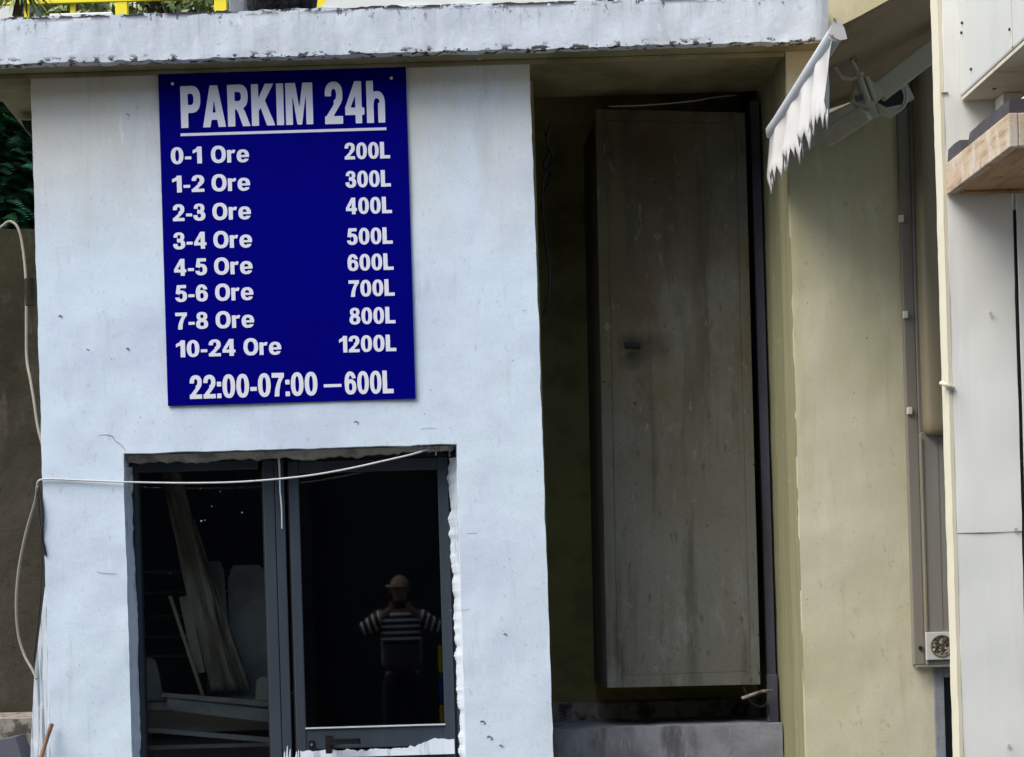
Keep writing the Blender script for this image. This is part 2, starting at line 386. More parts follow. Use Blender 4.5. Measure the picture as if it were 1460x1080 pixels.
# roof slab: front beam that runs on to the left, body over booth and recess
XSL = -1.83; XSR = X(1184, 30, -.17)
YB = -.17
def slab_front():
    xs = span(-4.2, XSR, .022); zs = [ZS, ZS+.008, ZS+.02, ZS+.045, ZS+.08, ZS+.12, ZS+.16, ZS+.185, ZS+.200, ZS+.212]
    me = wall_grid(xs, zs, YB, YB+.06, amp=.004, edge=.006, seed=4.2)
    for v in me.vertices:
        c = v.co
        # broken arrises
        n1 = nz(c.x, 1, 0, 16) + .6*nz(c.x, 2, 0, 45)
        if c.z > ZS+.195: c.z += .010*n1 - .004
        if c.z < ZS+.012: c.z += max(0, .008*(nz(c.x, 7, 0, 14) + .8*nz(c.x, 3, 0, 50)))
        if c.x > XSR-.08: # rounded end
            k = (c.x-(XSR-.08))/.08
            if c.z > ZS+.1: c.z -= .0
            c.y += .03*k*k if c.y < YB+.03 else 0
            if c.z < ZS+.05: c.z += .015*k*k
    return me
link('roof_edge', slab_front(), M['fascia'], booth)
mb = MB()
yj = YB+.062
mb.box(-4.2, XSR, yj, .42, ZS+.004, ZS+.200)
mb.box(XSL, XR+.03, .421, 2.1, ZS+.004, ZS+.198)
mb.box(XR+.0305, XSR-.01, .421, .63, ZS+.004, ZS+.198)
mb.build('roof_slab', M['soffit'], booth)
MB().box(-4.2, 1.79, -.012, .0, ZS-.018, ZS+.002, bev=.004).build('plaster_bead', M['soffit'], booth)
# a lump of old plaster under the slab edge
MB().tube([W(676, 74, -.06), W(683, 83, -.04), W(690, 80, -.03), W(697, 76, -.05)], .010, n=8).build('plaster_lump', M['mortar'], booth, smooth=True)

# mortar between frame head and lintel, ragged
mb = MB()
x = hx0 + .004; top = hz1 - .004
pts_t = []; pts_b = []
while x < hx1 - .004:
    hgt = .030 + .014*nz(x, 4, 0, 6) + .014*nz(x, 4, 0, 24)
    if x > hx1 - .26: hgt = .014 + .018*abs(nz(x, 1, 0, 40))
    pts_t.append(Vector((x, .05, top))); pts_b.append(Vector((x, .055, top - max(.006, hgt)))); x += .012
n = len(pts_t)
vs = pts_t + pts_b + [p + Vector((0, .12, 0)) for p in pts_t] + [p + Vector((0, .12, 0)) for p in pts_b]
fs = [(i, i+1, n+i+1, n+i) for i in range(n-1)] + [(n+i, n+i+1, 3*n+i+1, 3*n+i) for i in range(n-1)] + [(2*n+i, 3*n+i, 3*n+i+1, 2*n+i+1) for i in range(n-1)]
mb.add(vs, fs).build('mortar', M['mortar'], booth, smooth=True, ang=60)
for i in range(9):  # drips of mortar at the right of the head
    a = W(568+i*9+random.uniform(-3, 3), 636, .05); l = random.uniform(.02, .05)
    MB().tube([a, a - Vector((0, 0, l*.6)), a - Vector((.002, 0, l))], lambda t: .005*(1-.6*t), n=6).build('mortar_drip', M['mortar'], booth, smooth=True)
mb = MB()
mb.tube([W(397, 648, .11), W(398.5, 670, .125), W(399.5, 700, .127), W(401.5, 725, .127), W(402, 754, .127)], lambda t: .0042*(1.2-.5*t), n=6)
mb.build('mortar_drip', M['putty'], booth, smooth=True)
# paint smeared along the reveals
def putty(x0, sgn, seed, wmax):
    vs = []; n = 0; z = .2
    rows = []
    while z < hz1 - .05:
        wd = wmax*(.62 + .35*nz(seed, z, 0, 2.3) + .22*nz(seed+4, z, 0, 9) + .22*nz(seed, z, 3, 27) + .22*abs(nz(seed, z, 7, 70))); rows.append((z, max(.008, wd))); z += .006
    for z, wd in rows:
        vs += [Vector((x0, .03, z)), Vector((x0 + sgn*.006, .10, z)), Vector((x0 + sgn*wd, YF-.012, z)), Vector((x0 + sgn*wd, YF+.01, z))]
    fs = [(4*i+k, 4*i+k+1, 4*i+k+5, 4*i+k+4) for i in range(len(rows)-1) for k in range(3)]
    return MB().add(vs, fs)
putty(hx0-.002, 1, 3.0, .030).build('paint_smear', M['putty'], booth, smooth=True, ang=70)
putty(hx1+.002, -1, 8.0, .045).build('paint_smear', M['putty'], booth, smooth=True, ang=70)

# --- frames (at Y = YF)
def fx(px, py): return X(px, py, YF)
def fz(px, py): return Z(px, py, YF)
zt = fz(400, 652)                        # underside of frame head zone
win = MB().box(hx0+.018, fx(372, 800), YF+.002, YF+.06, hz1-.075, hz1-.034, bev=.004).build('window', M['frame'], booth)
# left fixed light
gx0, gx1 = fx(203, 900), fx(381, 900)
MB().box(hx0+.020, gx0, YF, YF+.06, .14, hz1-.034, bev=.004).build('window_stile', M['frame'], win)
MB().box(gx1, gx1+.052, YF-.004, YF+.06, .14, hz1-.036, bev=.004).build('window_stile', M['frame'], win)
MB().box(gx1+.054, gx1+.098, YF-.001, YF+.06, .14, hz1-.036, bev=.004).build('window_stile', M['frame'], win)
MB().box(gx0-.004, gx0+.006, YF+.006, YF+.05, .16, hz1-.074).build('seal', M['frame_dark'], win)
MB().box(gx1-.007, gx1+.002, YF+.006, YF+.05, .16, hz1-.074).build('seal', M['frame_dark'], win)
MB().box(gx0+.002, gx1-.002, YF+.004, YF+.06, .14, .20, bev=.004).build('window_rail', M['frame'], win)
MB().box(gx0+.007, gx1-.008, YF+.028, YF+.036, .20, hz1-.076).build('pane', M['glass'], win)
# door leaf
dl, dr = fx(418, 900), fx(645, 900)
dgl, dgr = fx(432.5, 900), fx(630, 900)
zg1, zg0 = fz(520, 672.5), fz(530, 1036)
zr0 = fz(530, 1066)
door = MB().box(dgl-.006, dgr+.006, YF+.004, YF+.045, zr0, zg0, bev=.003).build('door', M['frame'], booth)
MB().box(dl, dgl-.001, YF, YF+.05, .16, hz1-.045, bev=.004).build('door_stile', M['frame'], door)
MB().box(dgr+.001, dr, YF, YF+.05, .16, hz1-.045, bev=.004).build('door_stile', M['frame'], door)
MB().box(dgl+.001, dgr-.001, YF+.002, YF+.048, zg1, hz1-.047, bev=.003).build('door_rail', M['frame'], door)
MB().box(dl, dr, YF+.01, YF+.06, hz1-.043, hz1-.025).build('door_head', M['frame_dark'], door)
MB().box(dr+.002, dr+.012, YF+.01, YF+.06, .14, hz1-.03).build('seal', M['frame_dark'], door)
MB().box(dr+.013, hx1-.004, YF+.004, YF+.06, .14, hz1-.03, bev=.003).build('door_jamb', M['frame'], door)
MB().box(dl-.007, dl-.001, YF+.012, YF+.06, .14, hz1-.045).build('seal', M['frame_dark'], door)
MB().box(dgl, dgr, YF+.022, YF+.032, zg0+.002, zg1-.002).build('pane', M['glass_tint'], door)
MB().box(dgl-.004, dgr+.004, YF-.004, YF+.0035, zg0-.004, zg0+.003, bev=.001).build('glazing_bead', M['bar'], door)
MB().box(dgl, dgr, YF+.010, YF+.04, .3, zr0-.012).build('lower_panel', M['frame'], door)
# handle and keyhole
hb = MB(); hx = fx(470, 1062); hz = fz(470, 1052)
hb.box(fx(464, 1060), fx(474, 1060), YF-.008, YF+.003, fz(469, 1079), fz(469, 1049), bev=.003)
hb.cyl((fx(470, 1056), YF-.008, fz(470, 1056)), (fx(470, 1056), YF-.050, fz(470, 1056)), .009)
hb.box(fx(465, 1056), fx(514, 1055), YF-.062, YF-.046, fz(490, 1060.5), fz(490, 1052), bev=.005)
hb.box(fx(511, 1056), fx(514.5, 1055), YF-.062, YF-.030, fz(512, 1060), fz(512, 1051.5), bev=.003)
hb.build('handle', M['black'], door, smooth=True)
kb = MB().box(fx(440, 1063), fx(448.5, 1063), YF-.003, YF+.003, fz(444, 1074), fz(444, 1056), bev=.002).build('lock_plate', M['black'], door)
MB().cyl((fx(444.3, 1062), YF-.006, fz(444, 1062)), (fx(444.3, 1062), YF-.003, fz(444, 1062)), .0062).build('lock_cylinder', M['steel'], door, smooth=True)
# white paint slopped over the foot of the door
mb = MB(); n = 70; a0, a1 = fx(428, 1070), fx(648, 1064)
vs = []
for i in range(n+1):
    x = a0 + (a1-a0)*i/n
    hgt = zr0 - .008 + .016*nz(x, 9, 0, 12) + .012*nz(x, 9, 0, 45) + (.045*max(0, (i/n-.70)/.3)**.6)
    vs += [Vector((x, YF-.006, hgt)), Vector((x, YF-.010, zr0-.040)), Vector((x, YF+.02, hgt-.001))]
fs = [(3*i, 3*i+1, 3*i+4, 3*i+3) for i in range(n)] + [(3*i, 3*i+3, 3*i+5, 3*i+2) for i in range(n)]
mb.add(vs, fs).build('paint_smear', M['putty'], booth, smooth=True, ang=60)
mb = MB()
for px, py, l in ((410, 1064, .06), (406, 1072, .05), (414, 1068, .05), (423, 1072, .04), (426, 1070, .05)):
    a = W(px, py, YF-.005); mb.tube([a, a-Vector((.002, 0, l*.5)), a-Vector((.004, 0, l))], lambda t: .0022+.004*t, n=6)
mb.build('paint_smear', M['putty'], booth, smooth=True)

# crack lines and pock marks in the plaster: short grooves standing as thin dark fillets
def crack(pts, r=.0012, Y=-.0012):
    MB().tube([W(a, b, Y) for a, b in pts], r, n=5, sub=3).build('plaster_crack', M['mortar'], booth)
crack([(140, 621), (152, 620), (160, 622), (164, 628), (172, 634), (178, 641)])
crack([(138, 815), (146, 817), (166, 818)], .0008)
crack([(640, 870), (652, 871), (668, 868)], .0006)
crack([(600, 612), (609, 610), (622, 611)], .0006)
for i, (px_, py_, r_) in enumerate(((688, 1031, .011), (698, 1053, .012), (714, 1064, .007), (125, 500, .006), (86, 452, .007), (182, 498, .005), (182, 165, .007), (508, 604, .010), (720, 905, .006))):
    a = W(px_, py_, -.0005); MB().tube([a+Vector((-r_, 0, r_*.4)), a+Vector((-r_*.3, -.003, r_)), a+Vector((r_, -.002, r_*.2)), a+Vector((r_*.4, 0, -r_*.6))], .0022, n=6, sub=4).build('plaster_pit', M['mortar'], booth, smooth=True)
crack([(666, 760), (672, 760.5), (680, 760)], .0008)

# ------------------------------------------------------------------ price sign
sx0, sx1 = -326.7/SCALE, 26.2/SCALE
sz1, sz0 = EYE + 763.2/SCALE, EYE + 290.3/SCALE
sign = thing('price_sign', 'large royal blue parking price board with white lettering on the booth wall above the door', 'sign', ((sx0+sx1)/2, -.004, sz0))
MB().box(sx0, sx1, -.012, -.004, sz0, sz1, bev=.0015).build('panel', M['blue'], sign)
YT = -.0135
import numpy as np
def ring(cx, cy, ox, oy, ix, iy, e=2.3):
    def f(x, y):
        def el(rx, ry): return ((np.abs((x-cx)/rx)**e + np.abs((y-cy)/ry)**e)**(1/e) - 1)*min(rx, ry)
        return np.maximum(el(ox, oy), -el(ix, iy))
    return f
def ell(cx, cy, rx, ry, e=2.2):
    return lambda x, y: ((np.abs((x-cx)/rx)**e + np.abs((y-cy)/ry)**e)**(1/e) - 1)*min(rx, ry)
def pol(*p):
    def f(x, y):
        d = np.full(x.shape, 1e9); ins = np.zeros(x.shape, bool); n = len(p)
        for i in range(n):
            (ax, ay), (bx, by) = p[i], p[(i+1) % n]
            ex, ey = bx-ax, by-ay; t = np.clip(((x-ax)*ex+(y-ay)*ey)/(ex*ex+ey*ey+1e-12), 0, 1)
            d = np.minimum(d, np.hypot(x-ax-ex*t, y-ay-ey*t))
            c = (ay > y) != (by > y)
            with np.errstate(divide='ignore', invalid='ignore'):
                ins ^= c & (x < (bx-ax)*(y-ay)/(by-ay if by != ay else 1e-12) + ax)
        return np.where(ins, -d, d)
    return f
def rc(x0, x1, y0, y1): return lambda x, y: np.maximum(np.maximum(x0-x, x-x1), np.maximum(y0-y, y-y1))
def U(*fs): return lambda x, y: np.minimum.reduce([f(x, y) for f in fs])
def SUB(a, *b): return lambda x, y: np.maximum.reduce([a(x, y)] + [-f(x, y) for f in b])
def AND(a, *b): return lambda x, y: np.maximum.reduce([a(x, y)] + [f(x, y) for f in b])
BIG = 5
G = {
 '0': (.62, ring(.31, .5, .31, .505, .095, .335)),
 '1': (.46, U(rc(.22, .45, 0, 1), pol((.0, .60), (.23, .71), (.44, .9), (.40, 1.0), (.25, 1.0), (.16, .88), (.0, .79)))),
 '2': (.61, U(AND(ring(.305, .70, .295, .305, .085, .135), U(rc(-BIG, BIG, .66, BIG), pol((.30, .40), (.30, 1.1), (.8, 1.1), (.8, .55), (.42, .55)))), pol((.0, .17), (.0, .12), (.06, .2), (.30, .46), (.40, .60), (.595, .66), (.585, .56), (.53, .47), (.27, .17)), rc(0, .60, 0, .185))),
 '3': (.61, U(SUB(ring(.295, .735, .275, .27, .075, .115), rc(-BIG, .21, .3, .70)), SUB(ring(.30, .29, .31, .30, .09, .125), rc(-BIG, .22, .325, .9)), rc(.19, .36, .435, .60))),
 '4': (.65, U(rc(.34, .555, 0, 1), rc(0, .64, .20, .375), pol((0, .22), (0, .38), (.33, 1), (.50, 1), (.36, .70), (.175, .36), (.10, .22)))),
 '5': (.61, U(rc(.11, .57, .81, 1), pol((.095, 1), (.29, 1), (.245, .62), (.24, .55), (.21, .46), (.025, .48)), SUB(ring(.30, .335, .31, .34, .09, .165), rc(-BIG, .20, .265, BIG)))),
 '6': (.62, U(ring(.315, .33, .305, .335, .095, .165), AND(ring(.31, .5, .31, .505, .095, .335), U(rc(-BIG, .215, .2, BIG), rc(-BIG, BIG, .70, BIG))))),
 '7': (.60, U(rc(0, .60, .80, 1), pol((.60, 1), (.60, .85), (.44, .58), (.37, .3), (.35, 0), (.12, 0), (.155, .30), (.24, .56), (.36, .81), (.36, .95)))),
 '8': (.62, U(ring(.31, .745, .275, .26, .085, .11), ring(.31, .285, .31, .29, .10, .125))),
 'O': (.84, ring(.42, .5, .42, .51, .19, .315)),
 'r': (.47, U(rc(0, .225, 0, .74), pol((.20, .48), (.25, .535), (.33, .56), (.41, .54), (.475, .72), (.40, .755), (.32, .745), (.25, .69), (.20, .60)))),
 'e': (.70, U(SUB(ring(.35, .37, .35, .385, .125, .22), pol((.37, .305), (.9, .305), (.9, .15), (.72, .195), (.46, .20))), rc(.15, .685, .295, .425))),
 'L': (.58, U(rc(0, .24, 0, 1), rc(0, .58, 0, .195))),
 '-': (.32, rc(0, .32, .265, .435)),
 ':': (.21, U(rc(0, .21, 0, .20), rc(0, .21, .50, .70))),
 'I': (.24, rc(0, .24, 0, 1)),
 'P': (.67, U(rc(0, .245, 0, 1), SUB(U(ell(.35, .68, .32, .325, 2.5), rc(0, .36, .355, 1.0)), U(ell(.34, .68, .10, .135, 2.5), rc(.24, .345, .545, .815))))),
 'R': (.74, U(rc(0, .245, 0, 1), SUB(U(ell(.36, .71, .33, .295, 2.5), rc(0, .37, .415, 1.0)), U(ell(.36, .715, .10, .11, 2.5), rc(.24, .36, .605, .825))), pol((.24, .44), (.46, .50), (.58, .36), (.76, 0), (.50, 0), (.36, .32), (.30, .40), (.24, .41)))),
 'A': (.78, SUB(pol((0, 0), (.26, 1), (.52, 1), (.78, 0), (.53, 0), (.485, .175), (.295, .175), (.25, 0)), pol((.335, .345), (.445, .345), (.39, .67)))),
 'K': (.78, U(rc(0, .24, 0, 1), pol((.23, .34), (.23, .64), (.47, 1), (.76, 1), (.46, .60), (.79, 0), (.51, 0), (.31, .43)))),
 'M': (.92, pol((0, 0), (0, 1), (.335, 1), (.46, .40), (.585, 1), (.92, 1), (.92, 0), (.69, 0), (.69, .74), (.54, 0), (.38, 0), (.23, .74), (.23, 0))),
 'h': (.61, U(rc(0, .23, 0, 1), AND(ring(.34, .45, .27, .30, .10, .13), rc(-BIG, BIG, .44, BIG)), rc(.38, .61, 0, .47))),
}
def glyph(ch, step=.022):
    w_, f = G[ch]
    gx = np.arange(-.04, w_+.06, step); gy = np.arange(-.04, 1.06, step)
    A_, B_ = np.meshgrid(gx, gy, indexing='ij'); v = f(A_, B_); vs = []; fs = []; ids = {}
    def vid(key, x, y):
        if key not in ids: ids[key] = len(vs); vs.append((x, y))
        return ids[key]
    for i in range(len(gx)-1):
        for j in range(len(gy)-1):
            cs = [(i, j), (i+1, j), (i+1, j+1), (i, j+1)]; q = [v[c] for c in cs]
            if min(q) >= 0: continue
            loop = []
            for k in range(4):
                a, b = cs[k], cs[(k+1) % 4]; qa, qb = q[k], q[(k+1) % 4]
                if qa < 0: loop.append(vid(a, gx[a[0]], gy[a[1]]))
                if (qa < 0) != (qb < 0):
                    t = qa/(qa-qb); loop.append(vid(tuple(sorted((a, b))), gx[a[0]]+(gx[b[0]]-gx[a[0]])*t, gy[a[1]]+(gy[b[1]]-gy[a[1]])*t))
            if len(loop) > 2: fs.append(loop)
    return w_, vs, fs
GC = {}
def lettering(body, xl, yl, xr, h, gap=.07, name='lettering'):
    """xl, yl: left end of the baseline in the photo; xr: right end; h: cap height in photo px"""
    vs = []; fs = []; pen = 0
    for ch in body:
        if ch not in GC: GC[ch] = glyph(ch)
        w_, gv, gf = GC[ch]; o_ = len(vs)
        vs += [(x+pen, y) for x, y in gv]; fs += [[i+o_ for i in f] for f in gf]; pen += w_+gap
    pen -= gap
    a = W(xl, yl, 0); kx = (xr-xl)/cr/SCALE/pen; kz = h/SCALE
    me = bpy.data.meshes.new(name); me.from_pydata([(a.x+x*kx, YT, a.z+y*kz) for x, y in vs], [], fs); me.update()
    return link(name, me, M['letter'], sign)
lettering('PARKIM', 259, 184, 447, 59.5)
lettering('24h', 464, 178.6, 549.5, 60)
rows = [('0-1', 244.5, 235.6, 288.8, 'Ore', 301.6, 355.7), ('1-2', 246.4, 276, 292.3, 'Ore', 302.4, 357.2), ('2-3', 247.2, 316.8, 293.5, 'Ore', 303.6, 358.4),
        ('3-4', 248, 356.9, 295.4, 'Ore', 305, 360), ('4-5', 249, 394.6, 295.8, 'Ore', 306, 360.7), ('5-6', 250.7, 431.8, 297, 'Ore', 307.5, 361.9),
        ('7-8', 251, 471, 297.4, 'Ore', 308.2, 363), ('10-24', 251.9, 510.6, 336.6, 'Ore', 347.9, 401.5)]
for a, xl, yb, xr, b, ol, orr in rows:
    lettering(a, xl, yb, xr, 24)
    lettering(b, ol, yb - (ol-xl)*sr, orr, 24.2)
for a, xl, yb, xr in [('200L', 491.7, 228.9, 556.3), ('300L', 493.3, 269, 557.4), ('400L', 493.7, 307, 559), ('500L', 495.2, 350.5, 560), ('600L', 496, 387.6, 561.3),
                      ('700L', 497.6, 424.5, 562.9), ('800L', 498.7, 463.8, 564), ('1200L', 484, 503.8, 565.2)]:
    lettering(a, xl, yb, xr, 23.6)
lettering('22:00-07:00', 271.3, 569.8, 453.2, 33.5, .06)
lettering('600L', 492, 563.4, 561.3, 32.5, .06)
def strip(x0, y0, x1, th, name):
    a = W(x0, y0, 0); b = W(x1, y0-(x1-x0)*sr, 0)
    MB().box(a.x, b.x, YT, YT+.0012, a.z-th/2/SCALE, a.z+th/2/SCALE).build(name, M['letter'], sign)
strip(258, 193.6, 551, 3.8, 'underline'); strip(461.8, 551, 487, 4.2, 'dash')
for px, py in ((246.5, 121), (558, 113)):
    a = W(px, py, 0); MB().cyl((a.x, -.016, a.z), (a.x, -.012, a.z), .007, 14).build('screw', M['letter'], sign, smooth=True)

# ------------------------------------------------------------------ recess between the booth and the cream building
CXL = 568/316; YR = 1.10
rw = thing('recess_wall', 'dark olive wall at the back of the narrow recess beside the booth', 'wall', (1.2, YR, 0))
zgap = ZS + .18
me = wall_grid(span(XR+.036, CXL, .05), span(0, zgap, .05), YR, YR+.15, amp=.003, edge=.004, seed=6)
link('wall', me, M['olive'], rw)
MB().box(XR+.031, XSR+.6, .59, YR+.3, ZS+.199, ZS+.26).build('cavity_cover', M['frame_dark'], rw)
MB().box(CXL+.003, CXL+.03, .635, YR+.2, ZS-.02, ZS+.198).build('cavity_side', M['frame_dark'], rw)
lz0, lz1 = Z(900, 1034, YR), Z(900, 1000, YR-.05)
mb = MB(); n = 60; vs = []
for i in range(n+1):
    x = XR+.036 + (CXL-XR-.038)*i/n
    d = .012*nz(x, 2, 0, 9)+.010*nz(x, 2, 0, 30)
    vs += [Vector((x, YR-.055+d*.5, lz0-.1)), Vector((x, YR-.060+d, lz1-.012+d)), Vector((x, YR-.04+d, lz1+d*.6)), Vector((x, YR+.0, lz1+.004))]
fs = [(4*i+k, 4*i+k+1, 4*i+k+5, 4*i+k+4) for i in range(n) for k in range(3)]
mb.add(vs, fs).build('ledge', M['ledge'], rw, smooth=True, ang=60)
# blue-grey strip at the right, and a narrow dark gap
MB().box(X(1083, 600, .56), CXL-.012, .56, .60, Z(1090, 1003, .56), ZS-.06, bev=.004).build('trim_strip', M['bluegrey'], rw)
MB().box(X(1094, 1000, .54), CXL-.012, .53, .56, Z(1090, 1032, .54), Z(1090, 962, .54), bev=.003).build('trim_block', M['bluegrey'], rw)

pl = wall_grid(span(XR+.037, CXL-.012, .03), span(0, Z(950, 1036, .45), .03), .45, YR-.058, amp=.004, edge=.004, seed=8)
tag(link('low_plinth', pl, M['plinth']), 'low stained white plastered block across the foot of the recess', 'plinth')

# tall cabinet
cab = thing('tall_cabinet', 'tall stained grey metal cabinet hung in the dark recess beside the booth', 'cabinet', W(970, 980, .5))
YC = .50
fr = [W(849, 156, YC), W(1062, 161, YC), W(1084, 976, YC), W(866, 981, YC)]
dvec = Vector((0, YR-YC-.01, 0))
tl = fr[0]
body = MB().prism([fr[3]+Vector((0, .012, 0)), fr[2]+Vector((0, .012, 0)), fr[1]+Vector((0, .012, 0)), tl+Vector((.03, .012, 0)), tl+Vector((0, .012, -.035))], dvec-Vector((0, .012, 0)))
body.build('casing', M['board'], cab)
def inset(q, l, r_, t_, b_):
    c = [v.copy() for v in q]
    ex = (q[1]-q[0]).normalized(); ez = (q[0]-q[3]).normalized()
    return [q[0]+ex*l-ez*t_, q[1]-ex*r_-ez*t_, q[2]-ex*r_+ez*b_, q[3]+ex*l+ez*b_]
inn = inset(fr, .050, .045, .050, .060)
for a, b in ((0, 1), (1, 2), (2, 3), (3, 0)):
    q = [fr[a], fr[b], inn[b], inn[a]]
    if a == 0: q[0] = q[0] + Vector((.0, 0, -.0))
    MB().prism(q, (0, .010, 0)).build('door_frame', M['board'], cab)
dp = inset(fr, .0512, .0462, .0512, .0612)
MB().prism([p+Vector((0, .007, 0)) for p in dp], (0, .004, 0)).build('door_panel', M['board'], cab)
# closed hinge line, latch slot and dents
sm = MB(); 
hb = W(888, 492, YC); 
sm.prism([W(890, 488, YC-.002), W(912, 490, YC-.002), W(913, 496, YC-.002), W(891, 495, YC-.002)], (0, .008, 0)).build('latch_slot', M['black'], cab)
for py in (445, 662, 905, 980-20):
    a = W(1062+(py-160)*.027, py, YC); MB().cyl(a+Vector((0, -.006, 0)), a+Vector((0, .004, 0)), .006, 10).build('rivet', M['black'], cab)
for px, py in ((861, 545), (935, 260), (884, 210), (905, 575)):
    a = W(px, py, YC+.006); MB().cyl(a+Vector((0, -.007, 0)), a+Vector((0, .003, 0)), .004, 8).build('rivet', M['black'], cab)

# wires in the recess
def cable(name, label, pts, r, mt, group=None, sub=6, n=8):
    return tag(MB().tube(pts, r, n=n, sub=sub).build(name, mt, smooth=True), label, 'cable', group)
cable('wire', 'loose black wires hanging down the left side of the dark recess', [W(786, 175, .4), W(780, 200, .42), W(788, 225, .45), W(776, 255, .4), W(774, 300, .42), W(779, 345, .45), W(784, 390, .45), W(782, 425, .42), W(775, 450, .42)], .007, M['wire_black'])
cable('wire', 'black wire with a loop at the top left corner of the recess', [W(778, 190, .5), W(784, 215, .5), W(775, 238, .5), W(786, 252, .5), W(777, 275, .5), W(772, 300, .5)], .008, M['wire_black'])
cable('wire', 'thin grey wire slung under the soffit above the tall cabinet', [W(868, 152, .45), W(905, 151, .45), W(950, 148, .45), W(990, 144, .45), W(1020, 139, .5), W(1050, 136, .55)], .0035, M['cable_old'])
cable('pipe', 'short dirty bent pipe lying at the right foot of the recess', [W(1058, 996, .5), W(1075, 990, .48), W(1088, 986, .48), W(1101, 985, .48)], .008, M['ledge'])
cable('cord', 'black cord hanging behind the cabinet at the lower right of the recess', [W(1060, 980, .5), W(1070, 1000, .5), W(1085, 1008, .52), W(1094, 1004, .5), W(1096, 1020, .5)], .006, M['wire_black'])

# ------------------------------------------------------------------ cream building
cb = thing('cream_building', 'cream plastered building wall to the right of the recess, behind the awning', 'building', (CXL, 0, 0))
xs = span(CXL, 3.6, .04); zs = span(0, 6.2, .05, (Z(1350, 966),))
ox0 = X(1346, 1010); oz1 = Z(1350, 966)
xs = span(CXL, 3.6, .04, (ox0,))
me = wall_grid(xs, zs, 0, .03, hole=(ox0, 3.0, .0, oz1), amp=.003, edge=.0008, seed=12)
link('front_wall', me, M['cream'], cb)
# return into the recess with two vertical ribs
mb = MB(); n = 26; vs = []; prof = []
for i in range(n+1):
    y = .004 + (1.09)*i/n
    dx = .010*math.exp(-((y-.18)/.035)**2) + .012*math.exp(-((y-.42)/.03)**2) - .006*math.exp(-((y-.30)/.03)**2)
    prof.append((CXL - dx + .0, y))
zz = [i*.06 for i in range(int(ZS/.06)+1)] + [ZS+.002]
for z in zz:
    for (x, y) in prof: vs.append(Vector((x + .003*nz(y, z, 3, 5), y, z)))
k = n+1
fs = [(j*k+i, j*k+i+1, (j+1)*k+i+1, (j+1)*k+i) for j in range(len(zz)-1) for i in range(n)]
mb.add(vs, fs).build('return_wall', M['olive_side'], cb, smooth=True, ang=60)
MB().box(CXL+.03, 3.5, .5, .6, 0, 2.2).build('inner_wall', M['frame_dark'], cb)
# door casing under the box
MB().box(ox0-.045, ox0, -.012, .05, 0, oz1+.05, bev=.004).build('door_casing', M['plinth'], cb)
MB().box(ox0+.001, 2.9, -.012, .05, oz1, oz1+.05, bev=.004).build('door_casing', M['plinth'], cb)
MB().box(ox0+.001, 2.9, .06, .10, 0, oz1, bev=.004).build('door', M['frame_dark'], cb)

# ------------------------------------------------------------------ metal box column with duct and socket
YM = -.07
mc = thing('metal_riser', 'taupe metal riser box fixed to the cream wall, duct above and socket at its foot', 'utility box', W(1320, 948, YM))
bx0 = X(1300, 940, 0); bx1 = bx0 + .30
zb, zm, ztop = Z(1330, 948, YM), Z(1330, 622, YM), Z(1300, 130, YM)
MB().box(bx0, bx0+.048, YM+.03, -.001, zb, 4.4, bev=.004).build('flange', M['metalbox'], mc)
MB().box(bx0+.049, bx1, YM, -.001, zb, zm+.02, bev=.005).build('box', M['metalbox'], mc)
MB().box(bx0+.049, bx0+.057, YM-.006, YM-.0005, zb, zm-.01, bev=.002).build('rib', M['duct'], mc)
for i, px in enumerate((.12, .15, .18, .21)):
    MB().box(bx0+px, bx0+px+.003, YM-.003, YM-.0003, zb+.16, zm-.02).build('rib', M['metalbox'], mc)
MB().box(bx0+.0, bx1, YM-.004, YM+.02, zb-.012, zb-.001, bev=.003).build('lip', M['metalbox'], mc)
# duct with rounded foot
mb = MB(); cxd = bx0+.142; rd = .085; vs = []; n = 20; zz = []
for z, s in [(4.4, 1), (zm+.09, 1), (zm+.05, .99), (zm+.025, .94), (zm+.008, .84), (zm, .65)]:
    zz.append((z, s))
for z, s in zz:
    for i in range(n+1):
        a = math.pi*i/n
        ca, sa = math.cos(a), math.sin(a)
        sx = math.copysign(abs(ca)**.55, ca); sy = abs(sa)**.6
        vs.append(Vector((cxd - sx*rd*s*1.0, YM - .002 - sy*rd*.8*s, z)))
k = n+1
fs = [(j*k+i, j*k+i+1, (j+1)*k+i+1, (j+1)*k+i) for j in range(len(zz)-1) for i in range(n)] + [tuple((len(zz)-1)*k+i for i in range(k))]
mb.add(vs, fs).build('duct', M['duct'], mc, smooth=True, ang=50)
MB().box(bx0+.049, bx1, YM+.01, -.001, zm+.021, 4.4).build('box', M['metalbox'], mc)
for px, py in ((1285, 312), (1291, 449), (1297, 586)):
    a = W(px, py, YM+.02); MB().box(a.x-.011, a.x+.011, a.y-.008, a.y+.011, a.z-.016, a.z+.016, bev=.004).build('bolt', M['sheet_edge'], mc)
a = W(1312, 924, YM+.03); MB().cyl(a+Vector((0, -.010, 0)), a+Vector((0, .001, 0)), .009, 12).build('bolt', M['black'], mc, smooth=True)
